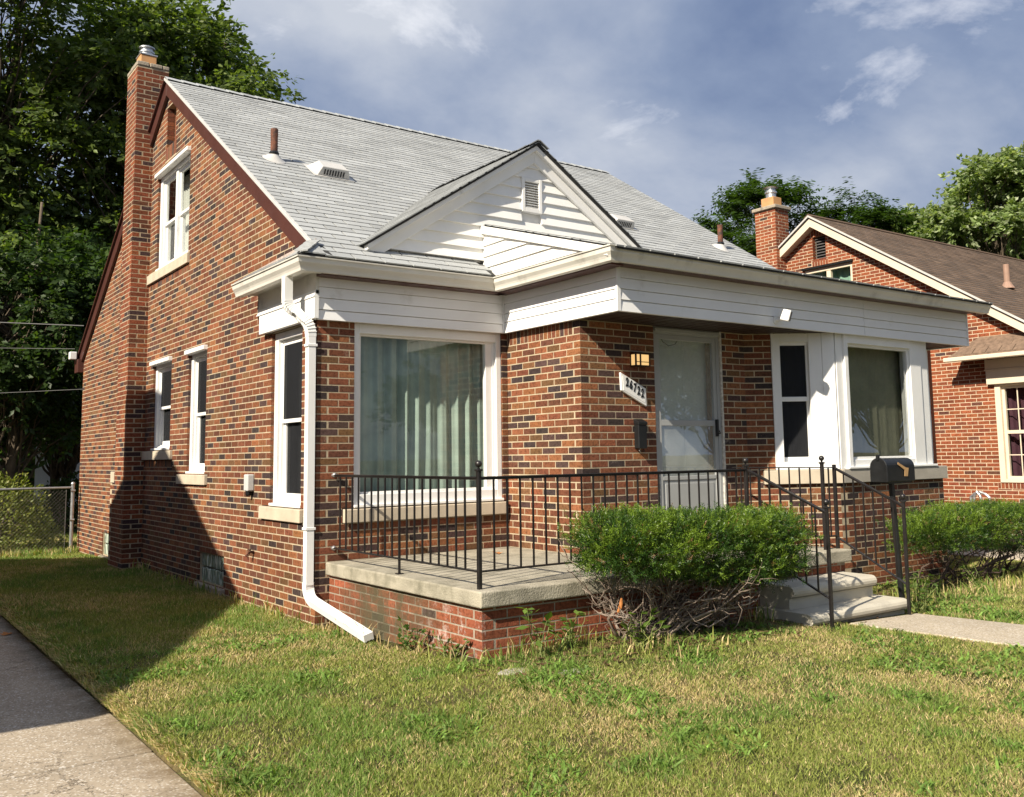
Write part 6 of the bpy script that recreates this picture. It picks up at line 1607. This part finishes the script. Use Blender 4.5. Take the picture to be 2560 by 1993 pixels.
P = np.stack([hx, hy, hz*(3.4+1.2*fbm(hx, hx*0, 0.5, 3))], 1); D = unit(r.normal(0, 1, (n, 3))); leaves_mesh('foliage', P, D, unit(r.normal(0, 1, (n, 3))), np.full(n, 0.30), np.full(n, 0.20), pal_cols(r, n, DARKG), mat_leaf, hr)
m = MB(); m.wbox(-26, 16, 38.9, 39.1, 0, 2.6); m.build('stem_mass', mat_bark, hr)
# ---------------------------------------------------------------- weeds, stones, litter by the porch
def weed(name, label, x, y, h, n, seed, leaf, pal, spreadr=0.18, cat='weed', group='weeds along the porch base'):
    r = np.random.default_rng(seed); g0 = gh(x, y); t = empty(name, (x, y, g0), label, cat, group)
    mb = MB(); PP = []; DD = []; LL = []
    for i in range(n):
        a = r.uniform(0, 6.28); tip = np.array([x+math.cos(a)*spreadr*r.uniform(0.3, 1), y+math.sin(a)*spreadr*r.uniform(0.3, 1), g0+h*r.uniform(0.55, 1)])
        pts = wiggle(r, (x+r.normal(0, 0.02), y+r.normal(0, 0.02), g0-0.01), tip, 5, 0.12); mb.tube(pts, [0.005, 0.0045, 0.004, 0.0035, 0.003, 0.002], 4, cap=False)
        for k in (2, 3, 4, 5, 5):
            d = unit(r.normal(0, 1, 3)*np.array([1, 1, 0.25])+np.array([0, 0, 0.25])); PP.append(pts[k]); DD.append(d); LL.append(leaf*r.uniform(0.6, 1.25))
    mb.build('stem', M('weed_stem', (0.14, 0.17, 0.05), 0.7, 0.2) if 'weed_stem' not in bpy.data.materials else bpy.data.materials['weed_stem'], t)
    P = np.array(PP); D = np.array(DD); L = np.array(LL); q = len(P)
    Nw = unit(np.array([0, 0, 1.0])+r.normal(0, 0.3, (q, 3))); cw = pal_cols(r, q, pal)
    for i in range(q): leaves_mesh('leaf', P[i:i+1], D[i:i+1], Nw[i:i+1], L[i:i+1], L[i:i+1]*0.62, cw[i:i+1], mat_leaf, t)
WG = ((0.13, 0.21, 0.035), (0.16, 0.25, 0.05), (0.10, 0.17, 0.03))
weed('broadleaf_weed', 'tall pale weed with broad leaves right of the porch brick corner', 0.42, -2.86, 0.36, 5, 81, 0.085, WG)
weed('broadleaf_weed', 'broad-leaved weed between the porch corner and the yew stems', 0.72, -2.80, 0.24, 7, 82, 0.075, WG)
weed('broadleaf_weed', 'low bushy weed at the foot of the yew stems', 1.12, -3.12, 0.27, 9, 83, 0.07, WG)
weed('broadleaf_weed', 'dark leafy weed at the mossy porch wall past the downspout outlet', 0.02, -1.72, 0.20, 12, 84, 0.05, ((0.06, 0.13, 0.025), (0.08, 0.16, 0.03)), 0.22)
weed('broadleaf_weed', 'spreading weed at the left side of the porch near its corner', 0.06, -2.25, 0.16, 12, 85, 0.05, ((0.07, 0.14, 0.025), (0.09, 0.17, 0.03)), 0.25)
weed('broadleaf_weed', 'weed clump at the foot of the right handrail', 4.48, -3.22, 0.36, 10, 86, 0.06, ((0.09, 0.16, 0.03), (0.12, 0.20, 0.04)), 0.2)
weed('broadleaf_weed', 'weed clump under the left end of the right yew bush', 5.15, -2.75, 0.30, 10, 87, 0.06, WG, 0.3)
weed('broadleaf_weed', 'weed in the middle front of the right yew bush', 6.2, -2.85, 0.26, 9, 88, 0.06, WG, 0.3)
mat_fstone = M('flat_grey_stone', (0.36, 0.33, 0.28), 0.9, 0.15, 8, 0.5, 60)
for i, (x, y, s, lab) in enumerate(((0.10, -3.02, 0.13, 'flat grey stone in the lawn, nearer the porch corner'), (0.36, -3.28, 0.12, 'flat grey stone in the lawn, farther from the porch corner'))):
    m = MB(); g0 = gh(x, y); k = 9; P = [(x+s*math.cos(6.28*j/k)*rng.uniform(0.8, 1.15), y+s*0.6*math.sin(6.28*j/k)*rng.uniform(0.8, 1.15), g0-0.045) for j in range(k)]
    m.prism(P, (0, 0, 0.05)); tag(m.build('flat_stone', mat_fstone, bevel=0.012, seg=2), lab, 'stone')
# fallen leaves on the porch and drive edge
def fallen(x, y, z, lab, s=0.06, col=(0.42, 0.17, 0.05)):
    r = np.random.default_rng(int(abs(x*1000))); m = MB(); k = 10
    P = [(x, y, z+0.006)]+[(x+s*(1 if j % 2 else 0.55)*math.cos(6.28*j/k), y+s*(1 if j % 2 else 0.55)*math.sin(6.28*j/k), z+r.uniform(0.002, 0.03)) for j in range(k)]
    m.add(P, [(0, j+1, (j+1) % k+1) for j in range(k)]); tag(m.build('fallen_leaf', M('dry_leaf', col, 0.8, 0.2) if 'dry_leaf' not in bpy.data.materials else bpy.data.materials['dry_leaf']), lab, 'leaf')
fallen(1.62, -0.55, SZ, 'dry orange leaf lying on the porch slab')
fallen(-2.22, 1.75, 0.0, 'dry brown leaf lying on the driveway edge')
# ---------------------------------------------------------------- grass
def inside_porch(x, y): return (x > 0.02)&(x < 4.36)&(y > -2.66)&(y < 0.1)
def blades(region, n, seed, hmin, hmax, wmul=1.0, dens=None, straw=0.0, name='lawn_grass', lean=0.35, fine=True, tint=None):
    r = np.random.default_rng(seed); x0, x1, y0, y1 = region
    x = r.uniform(x0, x1, n); y = r.uniform(y0, y1, n)
    d = np.hypot(x-CAM_LOC.x, y-CAM_LOC.y)
    ok = ~inside_porch(x, y)
    ok &= ~((x > -0.02)&(x < 8.1)&(y > 0)&(y < 10.5)); ok &= ~((x > 2.1)&(x < 8.1)&(y > -1.26)&(y < 0.2)); ok &= ~((x > 4.4)&(x < 7.4)&(y > -1.84)&(y < 0))
    ok &= ~((x > -0.30)&(y > 6.05)&(y < 6.97)&(x < 0.1))
    ok &= ~((x > 2.9)&(x < 4.32)&(y > -3.22)&(y < -2.5))
    wl = 3.36+0.25*(-3.24-y); ok &= ~((y < -3.18)&(x > wl-0.01)&(x < wl+0.985))
    ok &= (x > -2.13)|(x < -5.3)
    ok &= ~((x > 9.2)&(x < 12.2))
    if dens is not None: ok &= r.random(n) < dens(x, y, d)
    x, y, d = x[ok], y[ok], d[ok]; n = len(x); z = g_h(np.maximum(x, -2.05), y)
    patch = fbm(x, y, 0.9, 3)*0.6+fbm(x, y, 3.2, 8)*0.4
    dry = np.clip((patch-0.44)/0.17, 0, 1)
    dry = np.clip(dry+0.7*np.exp(-((x+2.09)/0.06)**2)+0.6*np.exp(-((x-0.0)/0.22)**2)*(y > -0.2)*(y < 2.2)*(x < 0.1), 0, 1)
    isd = r.random(n) < (0.14+0.54*dry+straw)
    cl = fbm(x, y, 5.0, 14)
    lush = np.clip((fbm(x, y, 2.1, 21)-0.53)/0.07, 0, 1)
    h = r.uniform(hmin, hmax, n)*(0.75+0.5*cl)*(1+0.35*lush); h[isd] *= 0.85
    a = r.uniform(0, 2*np.pi, n); wd = (0.0019+0.0017*r.random(n))*wmul*(0.75+0.09*d)
    sx, sy = np.cos(a)*wd, np.sin(a)*wd
    b = r.uniform(0, 2*np.pi, n) if name != 'edge_grass' else r.normal(np.pi, 0.9, n)
    le = h*np.abs(r.normal(lean, 0.35, n)); bx, by = np.cos(b)*le, np.sin(b)*le
    tipz = z+h*(1-0.28*np.minimum(1, le/h)**2)
    if fine:
        V = np.empty((n, 3, 3), np.float32)
        V[:, 0] = np.stack([x-sx, y-sy, z-0.003], 1); V[:, 1] = np.stack([x+sx, y+sy, z-0.003], 1); V[:, 2] = np.stack([x+bx, y+by, tipz], 1)
        loops = np.arange(n*3); cn = np.full(n, 3); rep = 1
    else:
        V = np.empty((n, 5, 3), np.float32)
        V[:, 0] = np.stack([x-sx, y-sy, z-0.004], 1); V[:, 1] = np.stack([x+sx, y+sy, z-0.004], 1)
        V[:, 2] = np.stack([x+bx*0.35+sx*0.75, y+by*0.35+sy*0.75, z+h*0.60], 1); V[:, 3] = np.stack([x+bx*0.35-sx*0.75, y+by*0.35-sy*0.75, z+h*0.60], 1)
        V[:, 4] = np.stack([x+bx, y+by, tipz], 1)
        i5 = np.arange(n)[:, None]*5
        loops = np.concatenate([i5+np.array([[0, 1, 2, 3]]), i5+np.array([[3, 2, 4]])], 1).ravel()
        cn = np.tile([4, 3], n); rep = 2
    g1, g2, g3 = np.array([0.185, 0.235, 0.044]), np.array([0.300, 0.325, 0.085]), np.array([0.125, 0.225, 0.040])
    k = r.random((n, 1)); c = g1*k+g2*(1-k); c = c*(1-lush[:, None]*0.7)+g3*lush[:, None]*0.7*(0.8+0.5*k)
    s1, s2 = np.array([0.58, 0.47, 0.25]), np.array([0.46, 0.355, 0.17]); c[isd] = (s1*k+s2*(1-k))[isd]
    if tint is not None: c = np.array(tint)*(0.75+0.6*k)
    c = np.clip(c*(1+r.normal(0, 0.24, (n, 1))), 0.01, 0.9)
    o = np_mesh(name, V.reshape(-1, 3), loops, cn, mat_grass, None, np.repeat(c, rep, axis=0))
    return o, n
ng = 0
def bare(x, y): return np.clip((fbm(x, y, 2.7, 33)-0.60)/0.05, 0, 1)
def dn(x, y, d): return (1-0.5*bare(x, y))*np.clip((4.6/d)**1.35, 0.10, 1)*(1-0.75*np.exp(-(((x-1.7)/1.1)**2+((y+2.85)/0.30)**2)))
g_, k_ = blades((-2.16, 9.2, -6.9, 0.2), 1350000, 101, 0.012, 0.036, 1.0, dn, lean=0.8); ng += k_
tag(g_, 'mown green and straw coloured lawn in front of the house', 'grass', kind='stuff')
g_, k_ = blades((-2.16, 0.05, 0.2, 10.4), 230000, 103, 0.018, 0.05, 1.2, lambda x, y, d: np.clip((7.5/d)**1.2, 0.2, 1), lean=0.6); ng += k_
tag(g_, 'mown grass strip between the side wall and the driveway', 'grass', kind='stuff')
g_, k_ = blades((-6.5, 2.0, 10.4, 17.0), 70000, 105, 0.04, 0.11, 1.6); ng += k_
tag(g_, 'longer grass of the back garden behind the fence', 'grass', kind='stuff')
# crabgrass and clover rosettes in the turf
def crab(x, y, d): return np.clip((fbm(x, y, 1.9, 47)-0.56)/0.13, 0, 0.32)*np.clip((5.5/d)**1.1, 0.15, 1)
g_, k_ = blades((-2.05, 6.5, -6.6, -0.2), 190000, 111, 0.030, 0.060, 2.0, crab, -0.5, 'crabgrass', 1.7, False, (0.140, 0.235, 0.042)); ng += k_
tag(g_, 'dark green crabgrass patches spreading flat in the front lawn', 'grass', kind='stuff')
# taller tufts where the mower does not reach
def near_walls(x, y, d):
    f = np.exp(-((x-0.05)/0.09)**2)*(y > -2.6)*(y < -0.1)+1.0*np.exp(-((y+2.72)/0.10)**2)*(x > 0.0)*(x < 3.0)+0.55*np.exp(-((x+0.07)/0.07)**2)*(y > 0)*(y < 6)
    f = f+np.exp(-((y-10.25)/0.13)**2)*(x < 0)+0.6*np.exp(-((y+2.75)/0.22)**2)*(x > 4.4)*(x < 8.6)+0.5*np.exp(-(((x-1.3)/0.5)**2+((y+3.25)/0.22)**2))
    return f*(0.35+0.9*(vnoise(x, y, 4.0, 6) > 0.45))
g_, k_ = blades((-2.1, 8.6, -3.6, 10.6), 150000, 107, 0.05, 0.16, 1.25, near_walls, 0.10, 'tall_grass', 0.45, False); ng += k_
tag(g_, 'unmown taller grass tufts along the porch, walls and fence', 'grass', kind='stuff')
# dry fringe leaning over the edge of the drive
g_, k_ = blades((-2.16, -1.98, -6.5, 9.0), 26000, 109, 0.03, 0.075, 1.1, lambda x, y, d: 0.08+0.92*(fbm(x*0+2, y, 2.2, 4) > 0.47), 0.1, 'edge_grass', 1.0, False); ng += k_
tag(g_, 'dry grass fringe hanging over the driveway edge', 'grass', kind='stuff')
# bark chips and dead twigs under the yew
r = np.random.default_rng(5); V = []; F = []; CL = []
for i in range(1500):
    x, y = (r.normal(1.9, 0.75), r.normal(-2.95, 0.20)) if i < 1000 else (r.normal(5.3, 0.5), r.normal(-2.5, 0.25))
    if y > -2.62 and x < 4.36: continue
    z = (gh(x, y) if x > -2.09 else 0.0)+0.008; a = r.uniform(0, 6.28); l, w = r.uniform(0.015, 0.05), r.uniform(0.006, 0.014); c, s = math.cos(a), math.sin(a); b = len(V); dz = r.uniform(-0.01, 0.012)
    for u, v, e in ((-l, -w, 0), (l, -w, dz), (l, w, dz), (-l, w, 0)): V.append((x+c*u-s*v, y+s*u+c*v, z+0.006+e*0.6)); 
    F += [b, b+1, b+2, b+3]; CL.append(np.array((0.16, 0.095, 0.055))*r.uniform(0.5, 1.6))
o = np_mesh('bark_litter', np.array(V), F, np.full(len(CL), 4), mat_grass, None, np.array(CL)); tag(o, 'brown bark chips and litter under the yew bushes', 'litter', kind='stuff')
print('GRASS', ng, 'OBJECTS', len(bpy.data.objects), 'TRIS', sum(sum(len(p.vertices)-2 for p in me.polygons) for me in bpy.data.meshes if len(me.polygons) < 3000)+sum(len(me.polygons)*2 for me in bpy.data.meshes if len(me.polygons) >= 3000))
